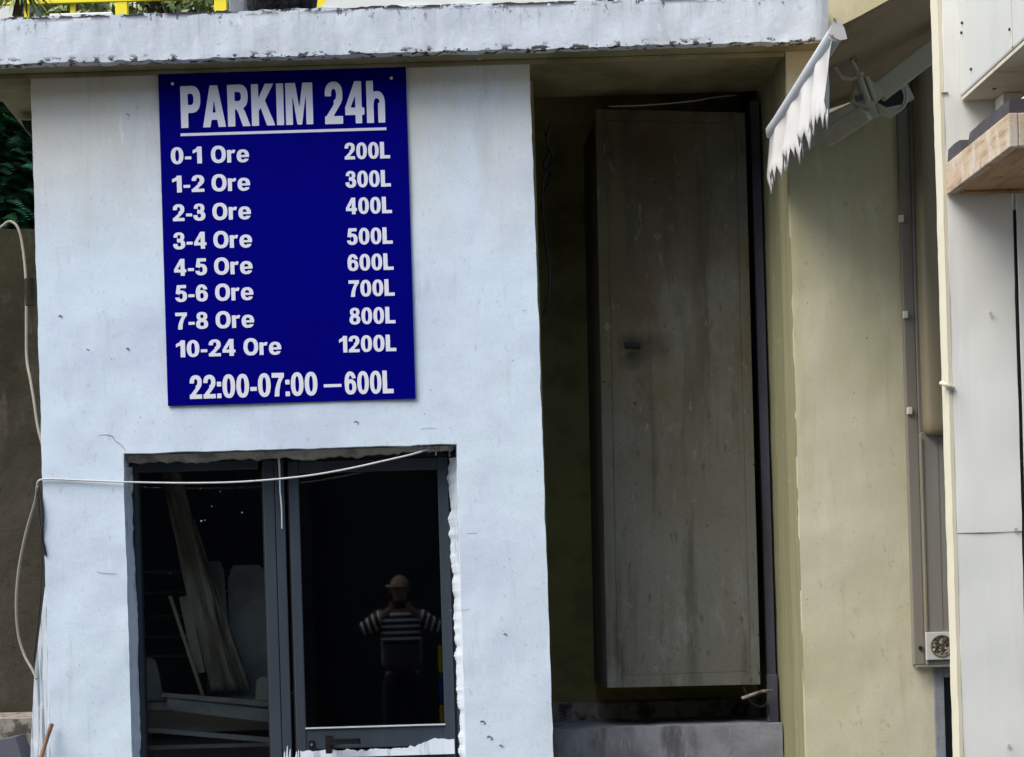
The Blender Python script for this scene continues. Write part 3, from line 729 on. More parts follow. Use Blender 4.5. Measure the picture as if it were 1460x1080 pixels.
# socket
sk = thing('wall_socket', 'old square wall socket with a corroded round insert at the foot of the metal box', 'socket', W(1341, 940, YM))
a = W(1341, 921, YM)
MB().box(a.x-.068, a.x+.068, YM-.014, YM-.001, a.z-.062, a.z+.062, bev=.006).build('faceplate', M['ac'], sk)
MB().tube([(a.x+.047*math.cos(q), YM-.016, a.z+.047*math.sin(q)) for q in [i*math.pi/12 for i in range(25)]], .004, n=6, sub=1).build('ring', M['duct'], sk, smooth=True)
rust = mat('corroded_insert', (.06, .045, .025), .9, [(55, V3, (.42, .40, .34), .52, .60, 1), (70, V3, (.01, .01, .01), .55, .62, 1)], (60, 1, .01))
bm = MB(); vs = [Vector((a.x, YM-.017, a.z))]
for j, rr in enumerate((.014, .028, .044)):
    for i in range(20):
        q = i*math.pi/10; vs.append(Vector((a.x+rr*math.cos(q), YM-.0155+random.uniform(-.004, .0005), a.z+rr*math.sin(q))))
fs = [(0, 1+i, 1+(i+1) % 20) for i in range(20)] + [(1+j*20+i, 1+(j+1)*20+i, 1+(j+1)*20+(i+1) % 20, 1+j*20+(i+1) % 20) for j in range(2) for i in range(20)]
bm.add(vs, fs).build('insert', rust, sk)

# ------------------------------------------------------------------ white metal kiosk panels at the right edge
YK = -2.0
kk = thing('metal_kiosk', 'pale grey metal clad kiosk wall at the right edge of the picture', 'kiosk', (1.89, YK, 0))
kx0 = X(1352, 500, YK)+.0; kx1 = X(1449, 500, YK)
zse = Z(1405, 760, YK)
qk = None
link('panel', wall_grid(span(kx0+.011, kx1, .04), span(0, zse-.0015, .06), YK, YK+.03, amp=.0035, edge=.001, seed=20), M['sheet'], kk)
link('panel', wall_grid(span(kx0+.011, kx1, .04), span(zse+.0015, 5.2, .06), YK-.004, YK+.03, amp=.0035, edge=.001, seed=23), M['sheet'], kk)
# folded edge: rounded cream strip along the left
me = wall_grid(span(kx0-.003, kx0+.010, .006), span(0, 5.2, .03), YK-.003, YK+.075, amp=.0008, edge=.0015, seed=31)
link('corner_trim', me, M['sheet_edge'], kk)
a = W(1351, 551, YK); MB().tube([a+Vector((-.012, .03, .014)), a+Vector((-.016, -.01, .008)), a+Vector((-.002, -.018, -.002)), a+Vector((.014, -.008, -.008))], .008, n=8).build('hinge_pin', M['sheet_edge'], kk, smooth=True)
a = W(1354, 555, YK); MB().tube([a+Vector((-.012, -.012, .0)), a+Vector((.014, -.012, .002))], .0035, n=6, sub=1).build('hinge_pin', M['duct'], kk)
a = W(1343, 134, YK); MB().tube([a+Vector((-.004, -.008, .0)), a+Vector((.018, -.008, .001))], .003, n=6, sub=1).build('hinge_pin', M['duct'], kk)
MB().box(kx1+.004, kx1+.010, YK-.008, YK+.05, 0, Z(1452, 300, YK), bev=.001).build('cover_strip', M['black'], kk)
link('panel', wall_grid(span(kx1+.012, 5.8, .12), span(0, 5.2, .08), YK-.012, YK+.03, amp=.002, edge=.001, seed=28), M['sheet'], kk)
for px, py in ((1412, 447), (1448, 755), (1438, 1063)):
    a = W(px, py, YK-.008); MB().cyl(a+Vector((0, -.004, 0)), a, .006, 10).build('rivet', M['valance'], kk)

# ------------------------------------------------------------------ unit casing above
AX = X(1368, 141, YK); AZ = Z(1368, 141, YK)
au = thing('condenser_unit', 'pale metal unit casing hung on the kiosk above the wooden shelf', 'air conditioner', (AX, YK, AZ))
MB().box(AX, AX+.62, YK-.80, YK-.006, AZ+.004, AZ+.55, bev=.008).build('casing', M['ac'], au)
MB().box(AX+.004, AX+.616, YK-.796, YK-.008, AZ-.010, AZ+.003, bev=.002).build('base_pan', M['ac_under'], au)
MB().box(AX-.004, AX+.002, YK-.55, YK-.54, AZ+.01, AZ+.54, bev=.001).build('seam', M['ac'], au)
for (y, z) in ((YK-.14, AZ+.06), (YK-.05, AZ+.21), (YK-.06, AZ+.24), (YK-.53, AZ+.07), (YK-.53, AZ+.26)):
    MB().cyl((AX-.006, y, z), (AX+.004, y, z), .005, 8).build('screw', M['black'], au)
for (x, y) in ((AX+.07, YK-.15), (AX+.13, YK-.35), (AX+.24, YK-.2)):
    MB().cyl((x, y, AZ-.013), (x, y, AZ-.009), .007, 8).build('drain_hole', M['black'], au)
MB().box(AX+.115, AX+.18, YK-.10, YK-.014, Z(1428, 215, YK)-.1, AZ-.011, bev=.003).build('bracket', M['sheet'], au)

# wooden shelf
SX = X(1348, 279, YK); SZ = Z(1348, 279, YK)
sh = thing('wooden_shelf', 'weathered wooden shelf box jutting from the kiosk below the metal unit', 'shelf', (SX, YK, SZ))
ynear = YK-.66
hgt = .105
MB().box(SX, SX+.028, ynear, YK-.008, SZ, SZ+hgt, bev=.004).build('side_board', M['wood'], sh)
MB().box(SX+.029, SX+.5, ynear+.001, ynear+.03, SZ+.002, SZ+hgt, bev=.004).build('front_board', M['wood'], sh)
MB().box(SX+.029, SX+.5, ynear+.031, YK-.01, SZ+.006, SZ+.024).build('bottom_board', M['ply'], sh)
MB().box(SX+.050, SX+.5, YK-.045, YK-.012, SZ-.003, SZ+.0055, bev=.002).build('batten', M['ply'], sh)
MB().box(SX+.28, SX+.33, ynear+.04, YK-.05, SZ-.014, SZ+.0055, bev=.003).build('batten', M['ply'], sh)
rb = MB(); n = 40; vs = []
for i in range(n+1):
    y = YK-.012 + (ynear-YK+.03)*i/n
    h_ = .048 + .010*nz(y, 3, 0, 6) - (.04 if .22 < i/n < .36 else 0)
    vs += [Vector((SX+.006+.004*nz(y, 1, 0, 20), y, SZ+hgt+.001)), Vector((SX+.010+.004*nz(y, 2, 0, 20), y, SZ+hgt+h_)), Vector((SX+.10, y, SZ+hgt+h_)), Vector((SX+.10, y, SZ+hgt+.001))]
fs = [(4*i+k, 4*i+(k+1) % 4, 4*i+4+(k+1) % 4, 4*i+4+k) for i in range(n) for k in range(4)] + [(0, 1, 2, 3), (4*n+3, 4*n+2, 4*n+1, 4*n)]
tag(rb.add(vs, fs).build('rubber_strip', M['rubber']), 'dark rubber matting edge lying on top of the wooden shelf', 'mat')
fb = MB().box(SX+.09, SX+.25, ynear+.03, ynear+.18, SZ+hgt+.048, SZ+hgt+.085, bev=.01)
tag(fb.build('foot_block', M['ac']), 'pale foot block standing on the rubber mat under the metal unit', 'foot')

# ------------------------------------------------------------------ awning
aw = thing('awning', 'small folding arm awning with white fringed valance fixed at the right', 'awning', (2.3, -.7, 3.7))
A = W(1101, 190, .0); B = W(1193, 46, -1.30)
A = Vector(((A.x+B.x)/2-.0, A.y-.02, A.z)); B = Vector((A.x+.0, B.y, B.z))
Bp = W(1192, 48, -1.30); Ap = W(1102, 188, -.02)
A, B = Ap, Bp
bt = MB().tube([A, B], .032, n=20, sub=1)
bt.build('front_bar', M['bar'], aw, smooth=True)
# end cap: rounded triangular plate
cp = [W(1191, 28, -1.31), W(1197, 32, -1.31), W(1203, 42, -1.31), W(1207, 57, -1.31), W(1197, 59, -1.31), W(1185, 54, -1.31), W(1181, 50, -1.31), W(1184, 38, -1.31)]
MB().prism(cp, (0, -.012, 0)).build('end_cap', M['valance'], aw)
for px, py in ((1189.5, 28), (1186.5, 52)):
    a = W(px, py, -1.324); MB().cyl(a+Vector((0, -.004, 0)), a, .005, 8).build('rivet', M['duct'], aw)
cp = [W(1101, 170, .0), W(1109, 182, .0), W(1104, 200, .0), W(1094, 196, .0), W(1092, 183, .0)]
MB().prism(cp, (0, .01, 0)).build('end_cap', M['bar'], aw)
# valance
nc = 90; nr = 9; vs = []; fs = []
for i in range(nc+1):
    s = i/nc; p = A.lerp(B, s)
    L_ = .195 + .045*s
    for j in range(nr+1):
        q = j/nr
        fold = .022*math.sin(s*2*math.pi*4.6 + .6*math.sin(s*9))*q**.7 + .006*nz(s*12, q*2, 1)
        vs.append(Vector((p.x-.012+fold - .02*q, p.y + .012*q*math.sin(s*20), p.z - .015 - L_*q)))
k = nr+1
for i in range(nc):
    for j in range(nr): fs.append((i*k+j, i*k+j+1, (i+1)*k+j+1, (i+1)*k+j))
# ragged fringe: tapering strips of unequal length
i = 0
random.seed(11)
while i < nc-1:
    wdt = random.choice((2, 3, 3, 4)); j = min(nc, i+wdt)
    a = Vector(vs[i*k+nr]); b = Vector(vs[j*k+nr]); L_ = random.uniform(.035, .085)
    c = a.lerp(b, random.uniform(.3, .7)); d = c - Vector((random.uniform(-.004, .006), 0, L_)); o_ = len(vs)
    e1 = a.lerp(d, .55) + (c-a)*.15; e2 = b.lerp(d, .55) + (c-b)*.15
    vs += [d, e1, e2, d + (b-a)*.10]
    ring = [i*k+nr] + [q*k+nr for q in range(i+1, j)] + [j*k+nr]
    fs.append(tuple([o_+1] + ring + [o_+2])); fs.append((o_, o_+1, o_+2, o_+3))
    i = j
vb = MB().add(vs, fs).build('valance', M['valance'], aw, smooth=True, ang=60)
md = vb.modifiers.new('s', 'SOLIDIFY'); md.thickness = .0025
# canvas, sagging a little
up = Vector((.90, 0, .54)).normalized(); nc = 16; nr = 12; vs = []
MX = 1.25
for i in range(nc+1):
    p = A.lerp(B, i/nc) + Vector((.012, 0, .028))
    for j in range(nr+1):
        q = j/nr
        up = Vector((.90, 0, .36 + .22*i/nc)).normalized()
        vs.append(p + up*MX*q + Vector((0, 0, -.05*math.sin(math.pi*q) + .004*nz(i*.6, j*.6, 0))))
k = nr+1
fs = [(i*k+j, i*k+j+1, (i+1)*k+j+1, (i+1)*k+j) for i in range(nc) for j in range(nr)]
cv = MB().add(vs, fs).build('canvas', M['canvas'], aw, smooth=True, ang=80)
md = cv.modifiers.new('s', 'SOLIDIFY'); md.thickness = .003
# seam tape across the canvas underside
sp = [W(1285, -4, -.75), W(1268, 22, -.75), W(1245, 52, -.75), W(1222, 76, -.72), W(1213, 86, -.7), W(1222, 88, -.7)]
MB().tube(sp, .006, n=6).build('seam_cord', M['stick'], aw, smooth=True)
# arms
def bar3(p, q, wd, th, name, mt):
    d = (q-p); L_ = d.length; ex = d.normalized(); ey = Vector((0, 1, 0)); ey = (ey - ex*ey.dot(ex)).normalized(); ez = ex.cross(ey)
    rot = Matrix((ex, ey, ez)).transposed()
    mb = MB().box(-L_/2, L_/2, -wd/2, wd/2, -th/2, th/2, bev=.008)
    c = (p+q)/2
    mb.v = [tuple(rot @ Vector(v) + c) for v in mb.v]
    return mb.build(name, mt, aw)
YA = -.62
E = W(1243, 138, YA)
bar3(W(1252, 133, YA), W(1372, 40, YA-.05), .060, .085, 'upper_arm', M['arm'])
bar3(W(1176, 199, YA+.12), W(1236, 160, YA), .055, .075, 'lower_arm', M['arm'])
# elbow casting
MB().prism([W(1221, 112, YA-.05), W(1232, 108, YA-.05), W(1258, 125, YA-.05), W(1262, 135, YA-.05), W(1245, 152, YA-.05), W(1228, 150, YA-.05), W(1217, 140, YA-.05)], (0, .07, 0)).build('elbow_joint', M['arm'], aw)
MB().cyl(W(1224, 108, YA-.06), W(1238, 146, YA-.06), .014, 14).build('hinge_pin', M['arm'], aw, smooth=True)
MB().cyl(W(1224, 106, YA-.062), W(1225.5, 110, YA-.062), .020, 14).build('hinge_pin', M['arm'], aw, smooth=True)
MB().cyl(W(1235, 110, YA-.055), W(1247, 144, YA-.055), .010, 14).build('hinge_pin', M['arm'], aw, smooth=True)
MB().prism([W(1219, 137, YA-.072), W(1230, 134, YA-.072), W(1231, 142, YA-.072), W(1221, 146, YA-.072)], (0, .006, 0)).build('slot', M['black'], aw)
for c_, r0, yy in ((W(1270, 138, YA+.06), .068, 0), ):
    MB().tube([c_+Vector((r0*math.cos(q), 0, r0*math.sin(q))) for q in [R(-150+i*20) for i in range(12)]], .006, n=8).build('spring_guard', M['arm'], aw, smooth=True)
    MB().cyl(c_+Vector((0, .012, 0)), c_+Vector((0, .03, 0)), .058, 28).build('spring_drum', M['frame_dark'], aw)
    MB().prism([c_+Vector((-.062, 0, -.020)), c_+Vector((-.045, 0, -.075)), c_+Vector((.0, 0, -.088)), c_+Vector((.050, 0, -.055)), c_+Vector((.04, 0, -.035)), c_+Vector((-.02, 0, -.045))], (0, .02, 0)).build('spring_guard', M['arm'], aw)
MB().tube([W(1190, 96, -.70), W(1200, 110, -.70), W(1216, 112, -.69), W(1222, 104, -.69), W(1214, 86, -.7)], .009, n=8).build('arm_bracket', M['arm'], aw, smooth=True)
# far arm: rail along the lower edge of the canvas
bar3(W(1135, 203, -.15), W(1296, 127, -.15), .035, .105, 'lower_arm', M['arm'])

# ------------------------------------------------------------------ left side: concrete wall, tree, cables, odds and ends
cwz = Z(20, 326, 1.9)
o = link('concrete_wall', wall_grid(span(-6.0, -1.2, .06), span(0, cwz, .06), 1.9+.2, 2.3, amp=.008, edge=.01, seed=40), M['concrete'])
tag(o, 'mossy brown concrete garden wall at the left behind the booth', 'wall')
o.location.y = -.2
lg = MB(); vs = []; n = 40
for i in range(n+1):
    x = -3.2 + 1.5*i/n; d = .02*nz(x, 0, 0, 5)+.014*nz(x, 3, 0, 22)
    zl = Z(20, 1024, 1.5)
    vs += [Vector((x, 1.48+d, 0)), Vector((x, 1.48+d, zl+d*.6)), Vector((x, 1.88, zl+.01))]
fs = [(3*i+k, 3*i+k+1, 3*i+k+4, 3*i+k+3) for i in range(n) for k in range(2)]
tag(lg.add(vs, fs).build('concrete_footing', M['ledge'], smooth=True, ang=50), 'rough dark concrete footing along the base of the mossy wall', 'footing')
bx = MB().prism([W(-30, 1062, 1.2), W(22, 1051, 1.2), W(32, 1085, 1.2), W(60, 1230, 1.2), W(-30, 1230, 1.2)], (0, .25, 0))
tag(bx.build('plastic_box', M['greybox']), 'dark grey plastic box at the lower left corner below the mossy wall', 'box')
tag(MB().cyl(W(43, 398, .9), W(44, 436, .9), .028, 14).build('pipe_stub', M['concrete'], smooth=True), 'short grey pipe stub sticking out behind the left edge of the booth', 'pipe')
fl = MB().prism([W(30, 172, .6), W(52, 172, .6), W(52, 190, .6), W(44, 190, .6), W(36, 184, .6)], (0, .15, 0))
tag(fl.build('soffit_bracket', M['black']), 'small black bracket under the slab at the top left corner of the booth', 'bracket')

def tree(name, label, base, centre, rad, n, mt, seed, leaf=.05, cat='tree', conifer=True):
    t = thing(name, label, cat, base); rnd = random.Random(seed)
    base = Vector(base); centre = Vector(centre)
    mb = MB().tube([base, base.lerp(centre, .5)+Vector((.05, 0, 0)), centre+Vector((0, 0, rad[2]*.7))], lambda s: .11*(1-.8*s), n=8)
    ends = []
    for i in range(14):
        d = Vector((rnd.uniform(-1, 1), rnd.uniform(-1, 1), rnd.uniform(-.3, .8))); p = centre + Vector((d.x*rad[0], d.y*rad[1], d.z*rad[2]))*.8
        a = base.lerp(centre, rnd.uniform(.6, 1)); mb.tube([a, a.lerp(p, .5)+Vector((0, 0, .08)), p], lambda s: .03*(1-.8*s), n=5)
    mb.build('trunk', M['bark'], t, smooth=True)
    cm = MB()
    for i in range(n):
        while True:
            d = Vector((rnd.uniform(-1, 1), rnd.uniform(-1, 1), rnd.uniform(-1, 1)))
            if .3 < d.length < 1: break
        p = centre + Vector((d.x*rad[0], d.y*rad[1], d.z*rad[2]))
        out = Vector((d.x, d.y, d.z*.3 - .25)).normalized()
        if conifer:
            side = out.cross(Vector((rnd.uniform(-.3, .3), rnd.uniform(-.3, .3), 1))).normalized(); L_ = rnd.uniform(.12, .22)
            for q in range(7):
                c = p + out*L_*q/7 - Vector((0, 0, .05*(q/7)**2)); ll = leaf*(1.2-.9*q/7)
                for sg in (-1, 1):
                    tip = c + side*sg*ll*1.3 + out*ll*.8 - Vector((0, 0, ll*.35)); o_ = len(cm.v)
                    wd = out*ll*.28
                    cm.v += [tuple(c), tuple(c.lerp(tip, .5)+wd), tuple(tip), tuple(c.lerp(tip, .5)-wd)]
                    cm.f.append((o_, o_+1, o_+2, o_+3))
        else:
            for q in range(5):
                c = p + Vector((rnd.uniform(-1, 1), rnd.uniform(-1, 1), rnd.uniform(-1, 1)))*leaf*1.5
                a = Vector((rnd.uniform(-1, 1), rnd.uniform(-1, 1), rnd.uniform(-1, 1))).normalized(); b = a.orthogonal().normalized()*leaf*.5; a = a*leaf; o_ = len(cm.v)
                cm.v += [tuple(c-a), tuple(c+b), tuple(c+a), tuple(c-b)]; cm.f.append((o_, o_+1, o_+2, o_+3))
    me = bpy.data.meshes.new('crown'); me.from_pydata(cm.v, [], cm.f); link('crown', me, mt, t)
    return t
tree('cypress_tree', 'dark blue green cypress with flat drooping sprays just above the mossy wall', (-2.5, 2.9, 0), (-2.5, 2.7, 4.1), (1.0, .7, .95), 3800, M['green'], 3, leaf=.06)
tree('cypress_tree', 'second dark cypress, darker and half hidden behind the first at the left edge', (-2.9, 3.3, 0), (-2.7, 3.35, 4.2), (1.3, .35, 1.1), 2600, M['green'], 9, leaf=.07)

# cables
cw = [W(612, 640, .05), W(598, 645, .01), W(580, 650, -.02), W(545, 658, -.03), W(500, 668, -.03), W(450, 677, -.03), W(400, 683, -.03), W(340, 687.5, -.03), W(280, 689, -.025), W(220, 688.5, -.02), W(160, 687, -.015), W(100, 684.5, -.012), W(66, 683.5, -.012), W(55, 686, -.01), W(52.5, 694, .02), W(53, 700, .05)]
cable('cable', 'thin white cable strung across the booth front over the window and door heads', cw, .0042, M['cable'])
cable('cable', 'pale cable looping over the mossy wall top and down beside the booth', [W(-6, 330, 1.7), W(4, 322, 1.7), W(14, 316, 1.7), W(25, 324, 1.68), W(32, 350, 1.66), W(37, 400, 1.6), W(37.5, 460, 1.55), W(38, 510, 1.5), W(43, 540, 1.4), W(48, 570, 1.3), W(54, 610, 1.2), W(66, 660, 1.0), W(80, 760, .9), W(90, 1000, .8)], .0075, M['cable_old'])
cable('cable', 'slack pale cable hanging in a loop beside the lower left booth corner', [W(53, 694, .03), W(50, 715, .06), W(37, 760, .1), W(27, 810, .12), W(23, 860, .12), W(26, 905, .12), W(35, 935, .1), W(46, 955, .06), W(52, 968, .03)], .0062, M['cable_old'])
cable('wire', 'twisted black wire down the left booth corner below the white cable', [W(55, 695, .0), W(60, 720, -.006), W(61, 745, -.008), W(59, 762, -.008), W(63, 780, -.006), W(65, 792, -.004)], .0055, M['wire_black'])
cable('wire', 'second black wire dangling from the cable corner beside the booth', [W(54, 698, .04), W(56, 730, .05), W(59, 775, .05), W(59, 830, .05), W(55, 880, .05), W(50, 925, .05), W(48, 945, .05)], .005, M['wire_black'])

# bundle of silvery trims leaning in the corner
def lean(label, pts, Y, mt, name='trim_strip', cat='trim', group='silvery trims leaning at the booth corner', th=.02):
    tag(MB().prism([W(a, b, Y) for a, b in pts], (0, th, 0)).build(name, mt), label, cat, group)
lean('widest silvery trim leaning behind the others at the lower left booth corner', [(64, 838), (68, 834), (62, 960), (52, 1100), (44, 1240), (22, 1240), (42, 1100), (49, 960)], .10, M['silver'])
lean('middle silvery trim leaning at the lower left booth corner', [(66, 845), (69, 842), (69, 960), (64, 1100), (56, 1240), (42, 1240), (54, 1100), (60, 960)], .06, M['silver'])
lean('narrow silvery trim leaning closest to the booth wall edge', [(69, 860), (71, 858), (74, 980), (76, 1100), (76, 1240), (64, 1240), (66, 1100), (68, 980)], .03, M['silver'])
tag(MB().tube([W(74, 1032, -.03), W(64, 1062, -.05), W(52, 1105, -.10), W(20, 1230, -.2)], .010, n=8).build('stick', M['stick'], smooth=True), 'brown wooden stick leaning on the lower left booth corner', 'stick')

# ------------------------------------------------------------------ above the slab
ZT = ZS + .205
# bin bag
bm = bmesh.new(); bmesh.ops.create_icosphere(bm, subdivisions=5, radius=1)
bc = W(404, 2, .06)
for v in bm.verts:
    p = v.co.copy(); a = math.atan2(p.y, p.x)
    r = 1 + .10*nz(p.x, p.y, p.z, 1.6) + .06*abs(math.sin(a*9 + 2*p.z))*(1-abs(p.z)) + .03*nz(p.x, p.y, p.z, 8)
    q = Vector((p.x*.155*r, p.y*.13*r, p.z*.15*r))
    if p.z > .55: q.x *= 1-.8*(p.z-.55)/.45; q.y *= 1-.8*(p.z-.55)/.45; q.z += .10*(p.z-.55)
    q.z = max(q.z, -.10)
    v.co = Vector((bc.x, .03, ZT+.105)) + q
me = bpy.data.meshes.new('bin_bag'); bm.to_mesh(me); bm.free(); me.polygons.foreach_set('use_smooth', [True]*len(me.polygons))
tag(link('bin_bag', me, M['bag']), 'shiny black bin bag sitting on the roof slab above the price board', 'bag')
# white sill plank
p0 = X(456, 14, -.1); p1 = X(800, 0, -.1)
mb = MB().prism([(p0, -.16, ZT+.001), (p1, -.16, ZT+.001), (p1, -.16, ZT+.042), (p0+.035, -.16, ZT+.042)], (0, .30, 0))
tag(mb.build('sill_plank', M['sheet']), 'long white coping plank lying on the roof slab right of the bin bag', 'plank')
tag(MB().box(X(329, 10, .3), X(352, 10, .3), .2, .4, ZT, ZT+.24, bev=.008).build('concrete_block', M['plinth']), 'grey concrete block on the roof slab left of the bin bag', 'block')
tag(MB().box(X(70, 10, .3), X(160, 10, .3), .3, .5, ZT, ZT+.17, bev=.006).build('polystyrene_block', M['sheet']), 'pale white block on the roof slab behind the yellow railing line', 'block')
# potted plant drooping
pp = thing('drooping_plant', 'dark drooping plant with narrow leaves on the roof slab at the top left', 'plant', (X(27, 0, .1), .1, ZT))
mb = MB().tube([W(24, 24, .1), W(28, 0, .1), W(30, -30, .1)], .022, n=8); mb.build('stem', M['bark'], pp, smooth=True)
mb = MB(); rnd = random.Random(5)
for i in range(60):
    a = W(30, -18+rnd.uniform(-18, 14), .1); an = rnd.uniform(0, 6.28); L_ = rnd.uniform(.10, .24)
    d = Vector((math.cos(an), math.sin(an)*.5, rnd.uniform(-.2, .3)))
    sd = d.cross(Vector((0, 0, 1))).normalized()
    pv = None
    for q in range(6):
        s = q/5; c = a + d*L_*s - Vector((0, 0, .12*s*s)); wd = .010*math.sin(math.pi*(.15+.85*s)) + .001
        o_ = len(mb.v); mb.v += [tuple(c-sd*wd), tuple(c+sd*wd)]
        if q: mb.f.append((o_-2, o_-1, o_+1, o_))
mb.build('leaves', M['green_y'], pp)
# terrace, yellow railing, pale house, shrubs beyond
YG = 3.8
tz = Z(250, 30, YG)-.12
o = MB().box(-6, 4, YG-.1, 30, 0, tz-.05).build('terrace', M['concrete']); o['kind'] = 'structure'
rl = thing('yellow_railing', 'bright yellow steel railing on the terrace above the booth roof', 'railing', (0, YG, tz))
for px in (-30, 38, 104, 174, 315, 460, 600, 760):
    wd = .040 if px in (174, 315, 460, 600) else .016
    x = X(px, 10, YG); MB().box(x-wd, x+wd, YG-wd, YG+wd, tz-.05, tz+1.1, bev=.004).build('post', M['yellow'], rl)
for dz, r_ in ((Z(130, 4, YG)-tz, .012), (Z(130, 4, YG)-tz+.2, .016), (Z(130, 4, YG)-tz+.5, .016), (1.1, .03)):
    MB().box(-6, 3.5, YG-.045, YG-.020, tz+dz-r_, tz+dz+r_, bev=.003).build('rail', M['yellow'], rl)
fh = thing('far_house', 'pale sunlit house front beyond the yellow railing', 'house', (-1, 9, tz))
MB().box(-9, 3, 9, 14, tz-.05, tz+5).build('wall', M['plaster_far'], fh)
for i in range(5):
    wf = MB().box(-7.5+2*i, -6.5+2*i, 8.96, 8.998, tz+.9, tz+2.2).build('window', M['glass_dark'], fh)
for i, (x, y) in enumerate(((-2.35, 5.6), (-1.6, 5.3), (-1.15, 5.7), (-3.6, 5.5), (-.2, 5.9), (.6, 5.4))):
    tree('garden_shrub', ['yellow green shrub behind the railing, far left of the bin bag', 'yellow green shrub between the two thick yellow posts', 'yellow green shrub just left of the grey block beyond the railing', 'yellow green shrub beyond the railing at the top left corner', 'yellow green shrub beyond the railing above the white plank', 'yellow green shrub beyond the railing, farthest right'][i],
         (x, y, tz-.06), (x, y, tz+.55), (.45, .4, .55), 260, M['green_y'], 20+i, leaf=.05, cat='shrub', conifer=False)

for i, (px, py, r_) in enumerate(((302, 722, .004), (314, 701, .006), (345, 731, .006), (287, 743, .007), (292, 742, .004), (286, 697, .004), (242, 818, .004))):
    a = W(px, py, YF+.027); MB().cyl(a, a+Vector((0, .001, 0)), r_*.55, 9).build('paint_spot', M['putty'], win)
# ------------------------------------------------------------------ inside the booth
YI = .9
def I(px, py, Y=YI): return W(px, py, Y)
sf = thing('storage_shelves', 'dark shelves with pale edges behind the left window pane', 'shelves', I(230, 1080, 1.4))
for i, py in enumerate((812, 842, 876, 905, 932)):
    a, b = I(150, py, 1.45), I(330, py+14, 1.45)
    MB().box(a.x, b.x, 1.40, 1.80, a.z-.008-.02, a.z+.004-.02).build('shelf', M['shelf'], sf)
for px in (150, 330):
    a = I(px, 900, 1.6); MB().box(a.x-.02, a.x+.02, 1.42, 1.8, .1, 2.3).build('upright', M['inner'], sf)
# sheeting: hanging crumpled film
def film(top, bot, w0, w1, Y, seed):
    n, k = 30, 12; vs = []
    for i in range(n+1):
        s = i/n; c = top.lerp(bot, s); wd = w0+(w1-w0)*s
        for j in range(k+1):
            q = j/k-.5
            vs.append(c + Vector((wd*q + .01*nz(seed, s*3, j), .05*nz(q*5+seed, s*2, 0)*1.4 + .02*nz(q*14, s*5, seed), 0)))
    fs = [(i*(k+1)+j, i*(k+1)+j+1, (i+1)*(k+1)+j+1, (i+1)*(k+1)+j) for i in range(n) for j in range(k)]
    return MB().add(vs, fs)
for lab, t_, b_, w0, w1, Y, sd in (('crumpled plastic sheeting draped behind the left window pane', I(240, 660, .75), I(318, 985, .75), .10, .13, .75, 1),
                            ('narrow fold of plastic sheeting hanging right of the larger one', I(272, 740, .8), I(345, 985, .8), .03, .09, .8, 5)):
    o = film(t_, b_, w0, w1, Y, sd).build('plastic_sheeting', M['film'], smooth=True, ang=80); tag(o, lab, 'sheeting')
    md = o.modifiers.new('s', 'SOLIDIFY'); md.thickness = .002
def plank(label, a, b, w_, th, mt, name='lath'):
    d = (b-a).normalized(); sd = Vector((1, 0, 0)); sd = (sd-d*sd.dot(d)).normalized()*w_/2
    tag(MB().prism([a-sd, a+sd, b+sd, b-sd], (0, th, 0)).build(name, mt), label, name)
plank('thin pale wooden lath leaning behind the left window pane', I(242, 850, .65), I(290, 995, .65), .016, .02, M['plankwood'])
plank('dark brown board leaning beside the sheeting in the booth', I(262, 850, .72), I(285, 960, .72), .05, .02, M['film'], 'board')
def chairback(label, x0, x1, y0, y1, Y, name):
    a, b = I(x0, y1, Y), I(x1, y0, Y); w_ = b.x-a.x; h_ = b.z-a.z
    pts = [Vector((a.x, Y, a.z)), Vector((b.x+w_*.12, Y, a.z)), Vector((b.x, Y, a.z+h_*.6)), Vector((b.x-w_*.12, Y, b.z-h_*.06)), Vector((b.x-w_*.3, Y, b.z)), Vector((a.x+w_*.12, Y, b.z)), Vector((a.x, Y, b.z-h_*.1))]
    mb = MB().prism(pts, (0, .03, 0))
    return tag(mb.build(name, M['chair']), label, 'slab')
chairback('pale rounded plastic back leaning at the lower left inside the window', 186, 226, 938, 1000, .55, 'leaning_slab')
chairback('large grey green rounded slab standing at the right inside the window', 330, 388, 805, 1000, 1.0, 'leaning_slab')
chairback('narrow grey slab between the sheeting and the large rounded slab', 296, 322, 800, 990, .95, 'leaning_slab')
tt = thing('work_table', 'grey topped table covered with boards behind the left window pane', 'table', I(280, 1000, .8))
ta = I(200, 995, .8); tb = I(420, 995, .8)
MB().box(ta.x, tb.x, .50, 1.2, ta.z-.05, ta.z-.01, bev=.006).build('table_top', M['chair'], tt)
MB().box(ta.x, tb.x-.05, .52, .55, ta.z-.16, ta.z-.052, bev=.004).build('apron', M['shelf'], tt)
for x in (ta.x+.04, tb.x-.06):
    MB().box(x-.02, x+.02, .56, .60, .1, ta.z-.052).build('leg', M['inner'], tt)
MB().box(ta.x+.01, tb.x-.02, .47, .50, ta.z-.235, ta.z-.215, bev=.003).build('stretcher', M['shelf'], tt)
for lab, pts in (('thin grey board lying across the table behind the left pane, uppermost', [(232, 988), (384, 1000), (384, 1008), (230, 994)]),
                 ('wide grey board sagging in front of the table behind the left pane', [(238, 996), (384, 1012), (384, 1030), (250, 1014), (238, 1010)]),
                 ('lowest grey board slanting before the table behind the left pane', [(208, 1037), (384, 1052), (384, 1059), (208, 1044)])):
    tag(MB().prism([I(a, b, .44) for a, b in pts], (0, .02, 0)).build('board', M['chair']), lab, 'board')
